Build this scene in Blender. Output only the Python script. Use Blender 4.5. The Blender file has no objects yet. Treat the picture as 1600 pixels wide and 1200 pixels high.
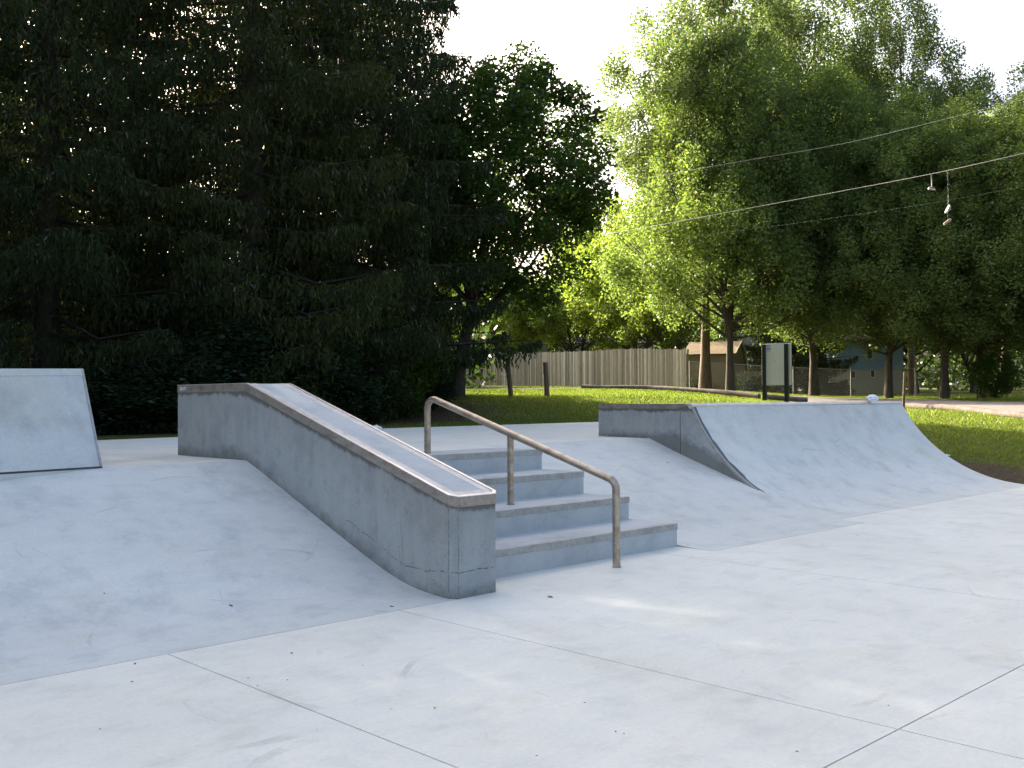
import bpy, bmesh, math, random
import numpy as np
from mathutils import Vector, Matrix, noise
R = math.radians
sc = bpy.context.scene
col = sc.collection
rng = np.random.default_rng(7)
random.seed(7)

# ------------------------------------------------------------------ camera frame
F = 1574.23
YAW, PITCH, ROLL = 0.7725, 0.0152, -0.0046
CAM = np.array([-4.1323, -4.7728, 1.25])
_cy, _sy = math.cos(YAW), math.sin(YAW)
FW = np.array([_sy*math.cos(PITCH), _cy*math.cos(PITCH), math.sin(PITCH)])
_r = np.array([_cy, -_sy, 0.0]); _u = np.cross(_r, FW)
RT = _r*math.cos(ROLL)+_u*math.sin(ROLL)
UP = _u*math.cos(ROLL)-_r*math.sin(ROLL)
FH = np.array([_sy, _cy]); RH = np.array([_cy, -_sy])

def at(px, py, D):
    return CAM + D*(FW + RT*(px-800)/F - UP*(py-600)/F)

def interp(x, tab):
    return np.interp(x, [a for a, b in tab], [b for a, b in tab])
LP = [(0, .60), (8, .66), (17, .72), (22, .745), (24, .93), (27, 1.30), (35, 1.55), (47, 1.78), (62, 2.12), (100, 2.7), (400, 4)]
RP = [(0, -.1), (15, -.04), (17, .2), (19, .47), (21, .68), (24, .86), (28, .97), (35, 1.1), (45, 1.28), (62, 1.6), (100, 2.2), (400, 4)]

def ground(x, y):
    x = np.asarray(x, float); y = np.asarray(y, float)
    dx, dy = x-CAM[0], y-CAM[1]
    D = dx*FH[0]+dy*FH[1]; lat = dx*RH[0]+dy*RH[1]
    rad = np.hypot(dx, dy)
    Dd = np.where(D > .35*rad, D, .35*rad)
    t = lat/np.maximum(Dd, 1e-3)
    w = np.clip((t-.12)/(.34-.12), 0, 1); w = w*w*(3-2*w)
    z = (1-w)*interp(Dd, LP)+w*interp(Dd, RP)
    z = z + .03*np.sin(x*.9+1.3)*np.cos(y*.7)*np.clip((Dd-24)/8, 0, 1)
    # earth under the concrete
    lo = (x > -16) & (x < 11.0) & (y > -16) & (y < 2.6)
    dk = (x > -16) & (x < 12.0) & (y >= 2.3) & (y < deck_far(x)-.06)
    z = np.where(lo, -.14, z)
    z = np.where(dk & ~lo, .55, z)
    far = (y < -14) | (x < -15)
    z = np.where(far & (D < 12), np.minimum(z, -.1), z)
    return z

DF = [(-16, 5.0), (1.0, 7.75), (1.94, 7.95), (5.96, 8.97), (12.1, 9.17), (40, 9.3)]
def deck_far(x):
    return interp(x, DF)
def gz(x, y):
    return float(ground(x, y))
def gp(px, D):
    p = at(px, 624, D); return Vector((p[0], p[1], gz(p[0], p[1])))

# ------------------------------------------------------------------ tagging
def tag(o, label=None, cat=None, group=None, kind=None):
    if label: o['label'] = label
    if cat: o['category'] = cat
    if group: o['group'] = group
    if kind: o['kind'] = kind
    return o
def empty(name, loc, label, cat, group=None, rz=0):
    o = bpy.data.objects.new(name, None); col.objects.link(o)
    o.location = loc; o.rotation_euler = (0, 0, rz); o.empty_display_size = .2
    return tag(o, label, cat, group)
def copy_tree(o, loc, rz=0, scale=(1, 1, 1), label=None, group=None):
    c = o.copy(); col.objects.link(c); c.location = loc; c.rotation_euler = (0, 0, rz); c.scale = scale
    if label: c['label'] = label
    if group: c['group'] = group
    for ch in list(o.children):
        d = ch.copy(); col.objects.link(d); d.parent = c
    return c

# ------------------------------------------------------------------ mesh helpers
def link(name, me, mat=None, parent=None, world=True):
    o = bpy.data.objects.new(name, me); col.objects.link(o)
    if mat: me.materials.append(mat)
    if parent:
        o.parent = parent
        if world:  # geometry given in world space: undo the parent's placement
            pm = Matrix.Translation(parent.location) @ parent.rotation_euler.to_matrix().to_4x4()
            o.matrix_parent_inverse = pm.inverted()
    return o
def bmobj(name, bm, mat=None, parent=None, world=True, smooth=False, bevel=0, angle=30):
    bmesh.ops.recalc_face_normals(bm, faces=bm.faces)
    if bevel:
        es = [e for e in bm.edges if len(e.link_faces) == 2 and e.calc_face_angle(0) > R(25)]
        bmesh.ops.bevel(bm, geom=es, offset=bevel, segments=2, affect='EDGES', profile=.5, clamp_overlap=True)
    me = bpy.data.meshes.new(name); bm.to_mesh(me); bm.free()
    if smooth:
        me.shade_smooth()
        try: me.set_sharp_from_angle(angle=R(angle))
        except Exception: pass
    return link(name, me, mat, parent, world)
def npobj(name, V, Fq, mat, parent=None, world=True, smooth=False):
    """V (n,3), Fq (m,k) all faces with k corners"""
    V = np.asarray(V, np.float32); Fq = np.asarray(Fq, np.int32)
    me = bpy.data.meshes.new(name)
    m, k = Fq.shape
    me.vertices.add(len(V)); me.vertices.foreach_set('co', V.ravel())
    me.loops.add(m*k); me.loops.foreach_set('vertex_index', Fq.ravel())
    me.polygons.add(m); me.polygons.foreach_set('loop_start', np.arange(0, m*k, k, dtype=np.int32))
    try: me.polygons.foreach_set('loop_total', np.full(m, k, np.int32))
    except Exception: pass
    me.update(calc_edges=True)
    if smooth: me.shade_smooth()
    return link(name, me, mat, parent, world)
def box(bm, lo, hi, M=None):
    g = bmesh.ops.create_cube(bm, size=1)
    for v in g['verts']:
        v.co = Vector([(lo[i]+hi[i])/2 + v.co[i]*(hi[i]-lo[i]) for i in range(3)])
        if M: v.co = M @ v.co
    return g['verts']
def extrude_profile(bm, prof, u0, u1, fu0=None, fu1=None):
    """closed (v,z) profile swept along u; optional functions give skewed ends"""
    a = [bm.verts.new(((fu0(v) if fu0 else u0), v, z)) for v, z in prof]
    b = [bm.verts.new(((fu1(v) if fu1 else u1), v, z)) for v, z in prof]
    n = len(prof)
    bm.faces.new(a); bm.faces.new(b[::-1])
    for i in range(n):
        bm.faces.new((a[i], b[i], b[(i+1) % n], a[(i+1) % n]))
def tube_arrays(path, radii, n=10, cap=True, wob=0, seed=0):
    P = [Vector(p) for p in path]; V = []; Fc = []
    up = Vector((0, 0, 1)); prev = None
    rr = random.Random(seed)
    for i, p in enumerate(P):
        d = (P[min(i+1, len(P)-1)]-P[max(i-1, 0)]).normalized()
        if prev is None:
            s = d.cross(up)
            if s.length < .1: s = d.cross(Vector((1, 0, 0)))
            s.normalize()
        else:
            s = (prev - d*prev.dot(d)).normalized()
        prev = s; t = d.cross(s)
        for k in range(n):
            a = 2*math.pi*k/n
            r = radii[i]*(1+wob*rr.uniform(-1, 1))
            V.append(p + s*math.cos(a)*r + t*math.sin(a)*r)
    for i in range(len(P)-1):
        for k in range(n):
            k2 = (k+1) % n
            Fc.append((i*n+k, i*n+k2, (i+1)*n+k2, (i+1)*n+k))
    return V, Fc
def tube_bm(bm, path, radii, n=12, wob=0, seed=0, caps=True):
    if not hasattr(radii, '__len__'): radii = [radii]*len(path)
    V, Fc = tube_arrays(path, radii, n, wob=wob, seed=seed)
    vs = [bm.verts.new(v) for v in V]
    for f in Fc: bm.faces.new([vs[i] for i in f])
    if caps:
        bm.faces.new(vs[:n][::-1]); bm.faces.new(vs[-n:])
def bend(path, rad, seg=6):
    """round the inner corners of a polyline"""
    P = [Vector(p) for p in path]; out = [P[0]]
    for i in range(1, len(P)-1):
        a = (P[i-1]-P[i]).normalized(); b = (P[i+1]-P[i]).normalized()
        ang = a.angle(b); d = rad/math.tan(ang/2)
        p0 = P[i]+a*d; p1 = P[i]+b*d
        c = P[i]+(a+b).normalized()*(rad/math.sin(ang/2))
        v0 = p0-c; v1 = p1-c
        tot = v0.angle(v1); ax = v0.cross(v1).normalized()
        for k in range(seg+1):
            out.append(c + Matrix.Rotation(tot*k/seg, 3, ax) @ v0)
    out.append(P[-1]); return out

# ------------------------------------------------------------------ materials
class NT:
    def __init__(s, name):
        s.m = bpy.data.materials.new(name); s.m.use_nodes = True
        s.t = s.m.node_tree; s.t.nodes.clear()
        s.out = s.t.nodes.new('ShaderNodeOutputMaterial')
    def n(s, ty, ins=None, **kw):
        nd = s.t.nodes.new(ty)
        for k, v in kw.items(): setattr(nd, k, v)
        for k, v in (ins or {}).items():
            if hasattr(v, 'is_output') or isinstance(v, bpy.types.NodeSocket): s.t.links.new(v, nd.inputs[k])
            else: nd.inputs[k].default_value = v
        return nd
    def coord(s, scale=(1, 1, 1)):
        g = s.n('ShaderNodeNewGeometry')
        return s.n('ShaderNodeMapping', {'Vector': g.outputs['Position'], 'Scale': scale}).outputs[0]
    def objc(s, scale=(1, 1, 1)):
        g = s.n('ShaderNodeTexCoord')
        return s.n('ShaderNodeMapping', {'Vector': g.outputs['Object'], 'Scale': scale}).outputs[0]
    def noise(s, vec, scale, detail=4, rough=.6):
        return s.n('ShaderNodeTexNoise', {'Vector': vec, 'Scale': scale, 'Detail': detail, 'Roughness': rough}).outputs['Fac']
    def ramp(s, fac, stops):
        r = s.n('ShaderNodeValToRGB', {'Fac': fac}); e = r.color_ramp.elements
        e[0].position, e[0].color = stops[0][0], c4(stops[0][1])
        e[1].position, e[1].color = stops[-1][0], c4(stops[-1][1])
        for p, c in stops[1:-1]:
            x = e.new(p); x.color = c4(c)
        return r.outputs['Color']
    def mix(s, fac, a, b, mode='MIX'):
        m = s.n('ShaderNodeMix', data_type='RGBA', blend_type=mode)
        for i, v in ((0, fac), (6, a), (7, b)):
            if isinstance(v, bpy.types.NodeSocket): s.t.links.new(v, m.inputs[i])
            elif i: m.inputs[i].default_value = c4(v)
            else: m.inputs[i].default_value = v
        return m.outputs[2]
    def math(s, op, a, b=0, clamp=False):
        m = s.n('ShaderNodeMath', operation=op, use_clamp=clamp)
        for i, v in ((0, a), (1, b)):
            if isinstance(v, bpy.types.NodeSocket): s.t.links.new(v, m.inputs[i])
            else: m.inputs[i].default_value = v
        return m.outputs[0]
    def bsdf(s, base, rough=.7, metal=0, bump=None, bstr=.2, bdist=.01, spec=.3):
        p = s.n('ShaderNodeBsdfPrincipled')
        for k, v in (('Base Color', base), ('Roughness', rough), ('Metallic', metal), ('Specular IOR Level', spec)):
            if isinstance(v, bpy.types.NodeSocket): s.t.links.new(v, p.inputs[k])
            else: p.inputs[k].default_value = c4(v) if k == 'Base Color' else v
        if bump is not None:
            b = s.n('ShaderNodeBump', {'Height': bump, 'Strength': bstr, 'Distance': bdist})
            s.t.links.new(b.outputs[0], p.inputs['Normal'])
        s.t.links.new(p.outputs[0], s.out.inputs[0]); return p
def c4(c):
    if isinstance(c, (int, float)): return (c, c, c, 1)
    return tuple(c) if len(c) == 4 else (*c, 1)

def concrete(name, base, vert=False, stain=.5, speck=True, rough=.68, grime=None):
    m = NT(name); P = m.coord()
    big = m.noise(P, .55, 3, .55)
    mid = m.noise(P, 3.1, 6, .65)
    fine = m.noise(P, 45, 3, .7)
    b = np.array(base)
    c = m.ramp(big, [(.32, tuple(b*.93)), (.68, tuple(b*1.05))])
    c = m.mix(stain, c, m.ramp(mid, [(.30, (.76, .77, .79)), (.5, (1, 1, 1)), (.72, (1.05, 1.04, 1.01))]), 'MULTIPLY')
    c = m.mix(.45, c, m.ramp(fine, [(.3, (.86, .86, .86)), (.7, (1.08, 1.08, 1.08))]), 'MULTIPLY')
    # trowel sweeps
    sw = m.n('ShaderNodeTexNoise', {'Vector': m.coord((1.1, 4.5, 2.2)), 'Scale': 1.2, 'Detail': 5, 'Distortion': 2.2}).outputs['Fac']
    c = m.mix(.5, c, m.ramp(sw, [(.42, (.95, .955, .97)), (.52, (1, 1, 1)), (.6, (1.03, 1.02, 1.0))]), 'MULTIPLY')
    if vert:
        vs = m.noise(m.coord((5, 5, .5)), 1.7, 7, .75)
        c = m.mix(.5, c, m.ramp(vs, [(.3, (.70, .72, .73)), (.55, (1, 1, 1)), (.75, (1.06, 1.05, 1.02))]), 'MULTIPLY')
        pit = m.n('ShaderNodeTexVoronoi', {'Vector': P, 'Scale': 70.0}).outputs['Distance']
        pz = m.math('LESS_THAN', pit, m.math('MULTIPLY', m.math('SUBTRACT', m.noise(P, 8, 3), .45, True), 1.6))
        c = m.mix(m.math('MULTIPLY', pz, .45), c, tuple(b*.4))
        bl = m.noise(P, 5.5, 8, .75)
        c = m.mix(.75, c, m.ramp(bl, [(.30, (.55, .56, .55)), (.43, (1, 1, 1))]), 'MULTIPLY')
    if speck:
        vo = m.n('ShaderNodeTexVoronoi', {'Vector': P, 'Scale': 5.0}, feature='F1')
        dn = m.noise(P, 1.7, 2)
        sp = m.math('LESS_THAN', vo.outputs['Distance'], m.math('MULTIPLY', m.math('SUBTRACT', dn, .52, True), .28))
        c = m.mix(m.math('MULTIPLY', sp, .55), c, tuple(b*.35))
    if grime:
        sl, h0, h1, off = grime      # top edge height = min(h0 + sl*y, h1)
        sp_ = m.n('ShaderNodeSeparateXYZ', {0: P})
        top = m.math('MINIMUM', m.math('ADD', m.math('MULTIPLY', sp_.outputs['Y'], sl), h0), h1)
        d = m.math('SUBTRACT', m.math('SUBTRACT', top, sp_.outputs['Z']), off)
        gn = m.noise(m.coord((2.2, 2.2, .8)), 5.5, 8, .8)
        g2 = m.noise(P, 1.3, 3, .6)
        f = m.math('SUBTRACT', m.math('MULTIPLY', m.math('ADD', gn, g2), .13), m.math('ADD', d, .098))
        f = m.ramp(f, [(0, 0), (.022, .85)])
        c = m.mix(f, c, (.075, .072, .062))
        wide = m.math('SUBTRACT', 1, m.math('MULTIPLY', d, 3.0, ), True)
        c = m.mix(m.math('MULTIPLY', m.math('MULTIPLY', wide, .55), gn), c, (.12, .12, .105))
        # pour line and foot dirt
        ln = m.math('ABSOLUTE', m.math('SUBTRACT', m.math('ADD', sp_.outputs['Z'], m.math('MULTIPLY', m.noise(P, 3, 5, .7), .10)), m.math('ADD', m.math('MULTIPLY', m.math('MAXIMUM', m.math('SUBTRACT', sp_.outputs['Y'], .5), 0), .38), .215)))
        lf = m.math('MULTIPLY', m.math('LESS_THAN', ln, .0035), m.math('GREATER_THAN', m.noise(P, 17, 5, .8), .49))
        lf = m.math('MULTIPLY', lf, m.math('LESS_THAN', sp_.outputs['Y'], 1.15 if sl else -9))
        c = m.mix(m.math('MULTIPLY', lf, .75), c, (.06, .055, .045))
        ft = m.math('SUBTRACT', sp_.outputs['Z'], m.math('MINIMUM', m.math('MAXIMUM', m.math('MULTIPLY', m.math('SUBTRACT', sp_.outputs['Y'], .5), .378), 0), .768))
        fn = m.noise(P, 9, 8, .8)
        f3 = m.ramp(m.math('SUBTRACT', m.math('MULTIPLY', m.math('MULTIPLY', fn, g2), .5), ft), [(.03, 0), (.12, .6)])
        c = m.mix(f3, c, (.09, .085, .07))
    # long scuffs
    sc_ = m.n('ShaderNodeTexNoise', {'Vector': m.coord((6, .8, 3)), 'Scale': 2.4, 'Detail': 8, 'Roughness': .8, 'Distortion': .6}).outputs['Fac']
    c = m.mix(.6, c, m.ramp(sc_, [(.27, (.62, .61, .6)), (.35, (1, 1, 1))]), 'MULTIPLY')
    # wheel marks: thin wandering arcs, and broad faint wear patches
    for k, (fs, th_, amt) in enumerate(((.9, .0035, .30), (1.7, .003, .22))):
        w_ = m.n('ShaderNodeTexNoise', {'Vector': m.coord((.5+k*.7, 1.0-.4*k, .7)), 'Scale': fs, 'Detail': 1, 'Distortion': .4}).outputs['Fac']
        ln_ = m.math('LESS_THAN', m.math('ABSOLUTE', m.math('SUBTRACT', w_, .47+.05*k)), th_)
        mk = m.math('MULTIPLY', ln_, m.ramp(m.noise(P, 2.3+k, 5, .7), [(.5, 0), (.66, 1)]))
        c = m.mix(m.math('MULTIPLY', mk, amt), c, tuple(b*.3))
    wp = m.noise(P, 1.3, 7, .72)
    c = m.mix(.8, c, m.ramp(wp, [(.34, (.90, .885, .84)), (.46, (1, 1, 1)), (.6, (1, 1, 1)), (.7, (1.05, 1.05, 1.05))]), 'MULTIPLY')
    m.bsdf(c, rough, bump=m.math('ADD', m.math('MULTIPLY', fine, .5), mid), bstr=.12, bdist=.006, spec=.35)
    return m.m
M = {}
M['slab'] = concrete('slab_concrete', (.690, .680, .600))
M['ramp'] = concrete('ramp_concrete', (.545, .562, .530), stain=.85)
M['quarter'] = concrete('quarter_concrete', (.590, .595, .545), stain=.7)
M['wall'] = concrete('wall_concrete', (.27, .285, .285), vert=True, stain=.9)
M['step'] = concrete('step_concrete', (.455, .475, .465), stain=.8)
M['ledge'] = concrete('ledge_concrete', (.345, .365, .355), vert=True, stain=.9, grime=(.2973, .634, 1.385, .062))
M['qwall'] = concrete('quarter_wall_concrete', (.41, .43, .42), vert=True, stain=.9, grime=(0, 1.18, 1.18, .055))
M['grime'] = concrete('grimy_concrete', (.12, .125, .12), vert=True, stain=.9)

def steel(name, base, metal=.75, rough=.38, dirt=.6):
    m = NT(name); P = m.coord((1, 1, 1))
    a = m.noise(m.coord((14, 2.2, 14)), 2.5, 6, .7); b = m.noise(P, 9, 5, .7)
    c = m.mix(dirt, base, m.ramp(a, [(.3, (.42, .36, .30)), (.5, (.9, .86, .8)), (.7, (1.15, 1.15, 1.15))]), 'MULTIPLY')
    c = m.mix(dirt, c, m.ramp(b, [(.35, (.55, .48, .42)), (.55, (1, 1, 1))]), 'MULTIPLY')
    rg = m.math('ADD', m.math('MULTIPLY', a, .35), rough-.12)
    m.bsdf(c, rg, metal, bump=b, bstr=.08, bdist=.003, spec=.5)
    return m.m
M['coping'] = steel('worn_steel_edging', (.36, .33, .29), .6, .45)
M['coping2'] = steel('worn_steel_plate', (.62, .60, .57), .35, .5, .45)
M['pipe'] = steel('worn_steel_pipe', (.50, .44, .36), .85, .32)
M['nosing'] = steel('galvanised_nosing', (.42, .42, .40), .35, .6, .45)
M['bright_steel'] = steel('bright_steel_edge', (.66, .62, .58), .6, .3, .3)  # paler than the side band: sky reflection on the lip put into colour

def plain(name, base, rough=.7, metal=0, var=.25, scale=6, bump=.15, stretch=(1, 1, 1)):
    m = NT(name); P = m.objc(stretch); a = m.noise(P, scale, 6, .65)
    c = m.mix(1, base, m.ramp(a, [(.28, 1-var), (.72, 1+var)]), 'MULTIPLY')
    m.bsdf(c, rough, metal, bump=a, bstr=bump, bdist=.01); return m.m
M['edge_line'] = plain('chamfer_line', (.22, .23, .215), .9, var=.5, scale=30)
M['joint'] = plain('dark_joint', (.06, .058, .055), .9)
M['white'] = plain('white_plastic', (.75, .77, .8), .4, var=.12, scale=20)
M['sticker'] = plain('pale_sticker', (.6, .6, .58), .5, var=.1)
M['black'] = plain('dark_green_paint', (.012, .018, .016), .4)
M['board'] = plain('grey_board', (.48, .48, .40), .6, var=.07, scale=2)
M['blue'] = plain('blue_print', (.08, .2, .36), .5, var=.05)
M['galv'] = plain('galvanised', (.2, .2, .19), .6, .3)
M['wire'] = plain('aluminium_wire', (.34, .33, .31), .5, .4, var=.1)
M['log'] = plain('weathered_log', (.105, .085, .066), .9, var=.5, scale=4, bump=.5, stretch=(1, 1, 1))
M['post'] = plain('timber_post', (.13, .09, .055), .9, var=.4, scale=5, bump=.5, stretch=(6, 6, .7))
M['gravel'] = plain('gravel', (.17, .145, .13), .95, var=.25, scale=9, bump=.6)
M['roof'] = plain('shingle_roof', (.13, .115, .10), .9, var=.3, scale=9)
M['roofdark'] = plain('dark_shingle_roof', (.06, .06, .065), .9, var=.3, scale=9)
M['shed'] = plain('tan_siding', (.17, .14, .085), .8, var=.12, scale=3)
M['trim'] = plain('cream_trim', (.45, .42, .32), .6, var=.08)
M['glass'] = plain('dark_glass', (.03, .035, .04), .1, var=.1)
M['cream'] = plain('cream_siding', (.33, .30, .20), .8, var=.1)
M['shoe'] = plain('scuffed_shoe', (.42, .30, .24), .7, var=.3, scale=12)
M['shoesole'] = plain('pale_sole', (.6, .56, .5), .6, var=.15)
M['dirt'] = plain('bare_dirt', (.11, .075, .05), .95, var=.4, scale=4, bump=.6)
M['yellow'] = plain('yellow_vest', (.45, .5, .03), .7)

def siding(name, base, pitch=.13):
    m = NT(name); g = m.n('ShaderNodeTexCoord')
    s = m.n('ShaderNodeSeparateXYZ', {0: g.outputs['Object']})
    f = m.math('FRACT', m.math('DIVIDE', s.outputs['Z'], pitch))
    a = m.noise(g.outputs['Object'], 3, 4)
    c = m.mix(1, base, m.ramp(f, [(0, .55), (.1, 1), (1, 1.03)]), 'MULTIPLY')
    c = m.mix(1, c, m.ramp(a, [(.3, .9), (.7, 1.08)]), 'MULTIPLY')
    m.bsdf(c, .6, bump=f, bstr=.6, bdist=.02); return m.m
M['sidblue'] = siding('blue_siding', (.20, .28, .30))
M['sidgrey'] = siding('grey_siding', (.14, .14, .135))
M['sidwhite'] = siding('white_siding', (.52, .53, .5))

def fence_mat():
    m = NT('weathered_pickets'); g = m.n('ShaderNodeNewGeometry')
    ri = g.outputs['Random Per Island']
    c = m.ramp(ri, [(0, (.17, .16, .13)), (.4, (.26, .24, .195)), (.75, (.33, .305, .25)), (.93, (.42, .39, .33)), (1, (.55, .52, .45))])
    st = m.noise(m.coord((9, 9, 1.0)), 3, 6, .7)
    c = m.mix(.8, c, m.ramp(st, [(.3, .6), (.7, 1.25)]), 'MULTIPLY')
    m.bsdf(c, .85, bump=st, bstr=.4); return m.m
M['fence'] = fence_mat()

def bark(name, base):
    m = NT(name); a = m.noise(m.objc((5, 5, .8)), 3, 8, .75); b = m.noise(m.objc(), 1.2, 3)
    c = m.mix(1, base, m.ramp(a, [(.3, .35), (.6, 1.1), (.75, 1.6)]), 'MULTIPLY')
    c = m.mix(.6, c, m.ramp(b, [(.3, (.8, .9, .75)), (.7, (1.15, 1.1, 1.1))]), 'MULTIPLY')
    m.bsdf(c, .9, bump=a, bstr=.8, bdist=.03); return m.m
M['bark'] = bark('grey_bark', (.10, .08, .062))
M['barkr'] = bark('brown_bark', (.15, .105, .075))
M['barkd'] = bark('dark_spruce_bark', (.055, .042, .034))

def foliage(name, a, b, c, trans=.45, dry=0.0, gloss=.08):
    m = NT(name); g = m.n('ShaderNodeNewGeometry'); ri = g.outputs['Random Per Island']
    nz = m.noise(m.coord(), .45, 3)
    f = m.math('ADD', m.math('MULTIPLY', ri, .65), m.math('MULTIPLY', nz, .4))
    stops = [(.1, a), (.5, b), (.9, c)]
    cc = m.ramp(f, stops)
    if dry:
        cc = m.mix(m.math('GREATER_THAN', ri, 1-dry), cc, (.22, .12, .03))
    d = m.n('ShaderNodeBsdfDiffuse', {'Color': cc})
    tc = m.mix(1, cc, (1.8, 1.95, .85), 'MULTIPLY')
    t = m.n('ShaderNodeBsdfTranslucent', {'Color': tc})
    mx = m.n('ShaderNodeMixShader', {0: trans, 1: d.outputs[0], 2: t.outputs[0]})
    gl = m.n('ShaderNodeBsdfGlossy', {'Color': c4(.8), 'Roughness': .45})
    fr = m.n('ShaderNodeFresnel', {'IOR': 1.4})
    mx2 = m.n('ShaderNodeMixShader', {0: m.math('MULTIPLY', fr.outputs[0], gloss*2), 1: mx.outputs[0], 2: gl.outputs[0]})
    m.t.links.new(mx2.outputs[0], m.out.inputs[0]); return m.m
M['leafA'] = foliage('pear_leaves', (.072, .108, .042), (.112, .156, .054), (.170, .205, .075), .48, .002, .03)  # leaf colours greyed to stand in for a slight haze
M['leafB'] = foliage('oak_leaves', (.066, .100, .050), (.100, .138, .062), (.150, .175, .076), .45, .012, .03)  # greyed as well, the haze is put into the leaf colour
M['leafC'] = foliage('maple_leaves', (.022, .045, .012), (.036, .066, .016), (.055, .085, .020), .40, .002, .03)
M['leafD'] = foliage('shrub_leaves', (.030, .055, .014), (.048, .080, .018), (.075, .105, .022), .45, 0, .02)
M['leaf_shade'] = foliage('shaded_leaves', (.010, .020, .010), (.016, .030, .013), (.026, .042, .016), .2, 0, .02)  # shrub leaf darkened: deep shade under the trees put into its colour
M['needle'] = foliage('spruce_needles', (.020, .030, .013), (.034, .046, .017), (.065, .070, .022), .28, 0, .03)
M['needled'] = foliage('dark_spruce_needles', (.015, .026, .013), (.026, .039, .017), (.046, .056, .022), .25, 0, .03)
M['leafE'] = foliage('garden_leaves', (.080, .115, .030), (.125, .165, .040), (.19, .22, .055), .6, 0, .03)  # brighter, yellower leaf: backlit glow put into the colour
M['wood'] = foliage('woods_leaves', (.028, .05, .016), (.04, .07, .02), (.06, .085, .025), .4)
M['blade'] = foliage('grass_blades', (.060, .090, .020), (.100, .135, .032), (.175, .195, .052), .4, .015, .02)

def ground_mat():
    m = NT('lawn'); P = m.coord()
    a = m.noise(P, .5, 5, .6); b = m.noise(P, 7, 8, .75); d = m.noise(P, 60, 3, .7)
    g = m.ramp(b, [(.3, (.050, .062, .018)), (.5, (.095, .110, .026)), (.75, (.17, .165, .048))])
    g = m.mix(.7, g, m.ramp(a, [(.3, (.75, .85, .8)), (.7, (1.25, 1.15, 1.0))]), 'MULTIPLY')
    g = m.mix(.7, g, m.ramp(d, [(.3, .55), (.7, 1.4)]), 'MULTIPLY')
    dirt = m.ramp(b, [(.3, (.05, .036, .025)), (.7, (.12, .085, .055))])
    at_ = m.n('ShaderNodeAttribute', attribute_name='bare').outputs['Fac']
    f = m.math('ADD', at_, m.math('MULTIPLY', m.math('SUBTRACT', m.noise(P, 1.6, 6, .7), .5), .9))
    f = m.ramp(f, [(.45, 0), (.6, 1)])
    m.bsdf(m.mix(f, g, dirt), .95, bump=m.math('ADD', b, d), bstr=.8, bdist=.05, spec=.1); return m.m
M['lawn'] = ground_mat()

# ------------------------------------------------------------------ ground
def build_terrain():
    rad = [2.0]
    while rad[-1] < 30: rad.append(rad[-1]+.28)
    while rad[-1] < 60: rad.append(rad[-1]+.9)
    while rad[-1] < 900: rad.append(rad[-1]*1.12)
    rad = np.array(rad); na = 420
    th = np.linspace(0, 2*np.pi, na, endpoint=False)
    A, B = np.meshgrid(rad, th, indexing='ij')
    X = CAM[0]+A*np.cos(B); Y = CAM[1]+A*np.sin(B); Z = ground(X, Y)
    V = np.stack([X.ravel(), Y.ravel(), Z.ravel()], 1)
    nr = len(rad)
    i, j = np.meshgrid(np.arange(nr-1), np.arange(na), indexing='ij'); j2 = (j+1) % na
    Fq = np.stack([i*na+j, (i+1)*na+j, (i+1)*na+j2, i*na+j2], -1).reshape(-1, 4)
    c = len(V); V = np.vstack([V, [[CAM[0], CAM[1], -.14]]])
    o = npobj('lawn', V, Fq, M['lawn'], smooth=True)
    bare = bare_f(V[:, 0], V[:, 1])
    at_ = o.data.attributes.new('bare', 'FLOAT', 'POINT'); at_.data.foreach_set('value', bare.astype(np.float32))
    tag(o, kind='structure')
SPR = []   # spruce bases fill this before the terrain is built
def bare_f(x, y):
    b = np.zeros_like(x)
    for sx, sy in SPR:
        b = np.maximum(b, np.clip(1.25-np.hypot(x-sx, y-sy)/5.0, 0, 1))
    b = np.maximum(b, np.clip(1.1-np.hypot(x-12.2, (y-1.6)*.6)/1.7, 0, .75))
    return b

def panel(bm, poly, z, depth=.12, gap=.005):
    vs = [bm.verts.new((x, y, z)) for x, y in poly]
    f = bm.faces.new(vs); f.normal_update()
    if f.normal.z < 0: f.normal_flip()
    n0 = set(bm.faces)
    r = bmesh.ops.inset_individual(bm, faces=[f], thickness=gap, depth=0)
    rim = r['faces']
    bmesh.ops.delete(bm, geom=[x for x in rim if x != f], context='FACES')
    bm.verts.ensure_lookup_table()
    bmesh.ops.delete(bm, geom=[v for v in bm.verts if not v.link_faces], context='VERTS')
    e = bmesh.ops.extrude_face_region(bm, geom=[f])
    nv = [x for x in e['geom'] if isinstance(x, bmesh.types.BMVert)]
    for v in nv: v.co.z = z
    top = [x for x in e['geom'] if isinstance(x, bmesh.types.BMFace)][0]
    for v in f.verts:
        if v not in nv: v.co.z = z-depth

U0, U1, U2, V1 = -1.868, -.43, 2.42, -3.052
HD, W = .7676, .406
bm = bmesh.new()
XR = 11.15
panels = [
    [(-14, V1), (U0, V1), (U0, 0), (-14, 0)],
    [(U0, V1), (U1, V1), (U1, 0), (U0, 0)],
    [(U1, V1), (U2, V1), (U2, .5), (.06, .5), (.06, 0), (U1, 0)],
    [(U2, V1), (14.5, V1), (XR+1.2, -.6), (XR, .33), (5.456, .33), (5.42, 0), (2.82, 0), (2.82, .5), (U2, .5)],
]
xs = [-14, U0, U1, U2, 6.5, 14.5]
for i in range(5):
    panels.append([(xs[i], -8), (xs[i+1], -8), (xs[i+1], V1), (xs[i], V1)])
    panels.append([(xs[i], -13), (xs[i+1], -13), (xs[i+1], -8), (xs[i], -8)])
for p in panels: panel(bm, p, 0.0)
tag(bmobj('concrete_floor', bm, M['slab']), kind='structure')
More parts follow.
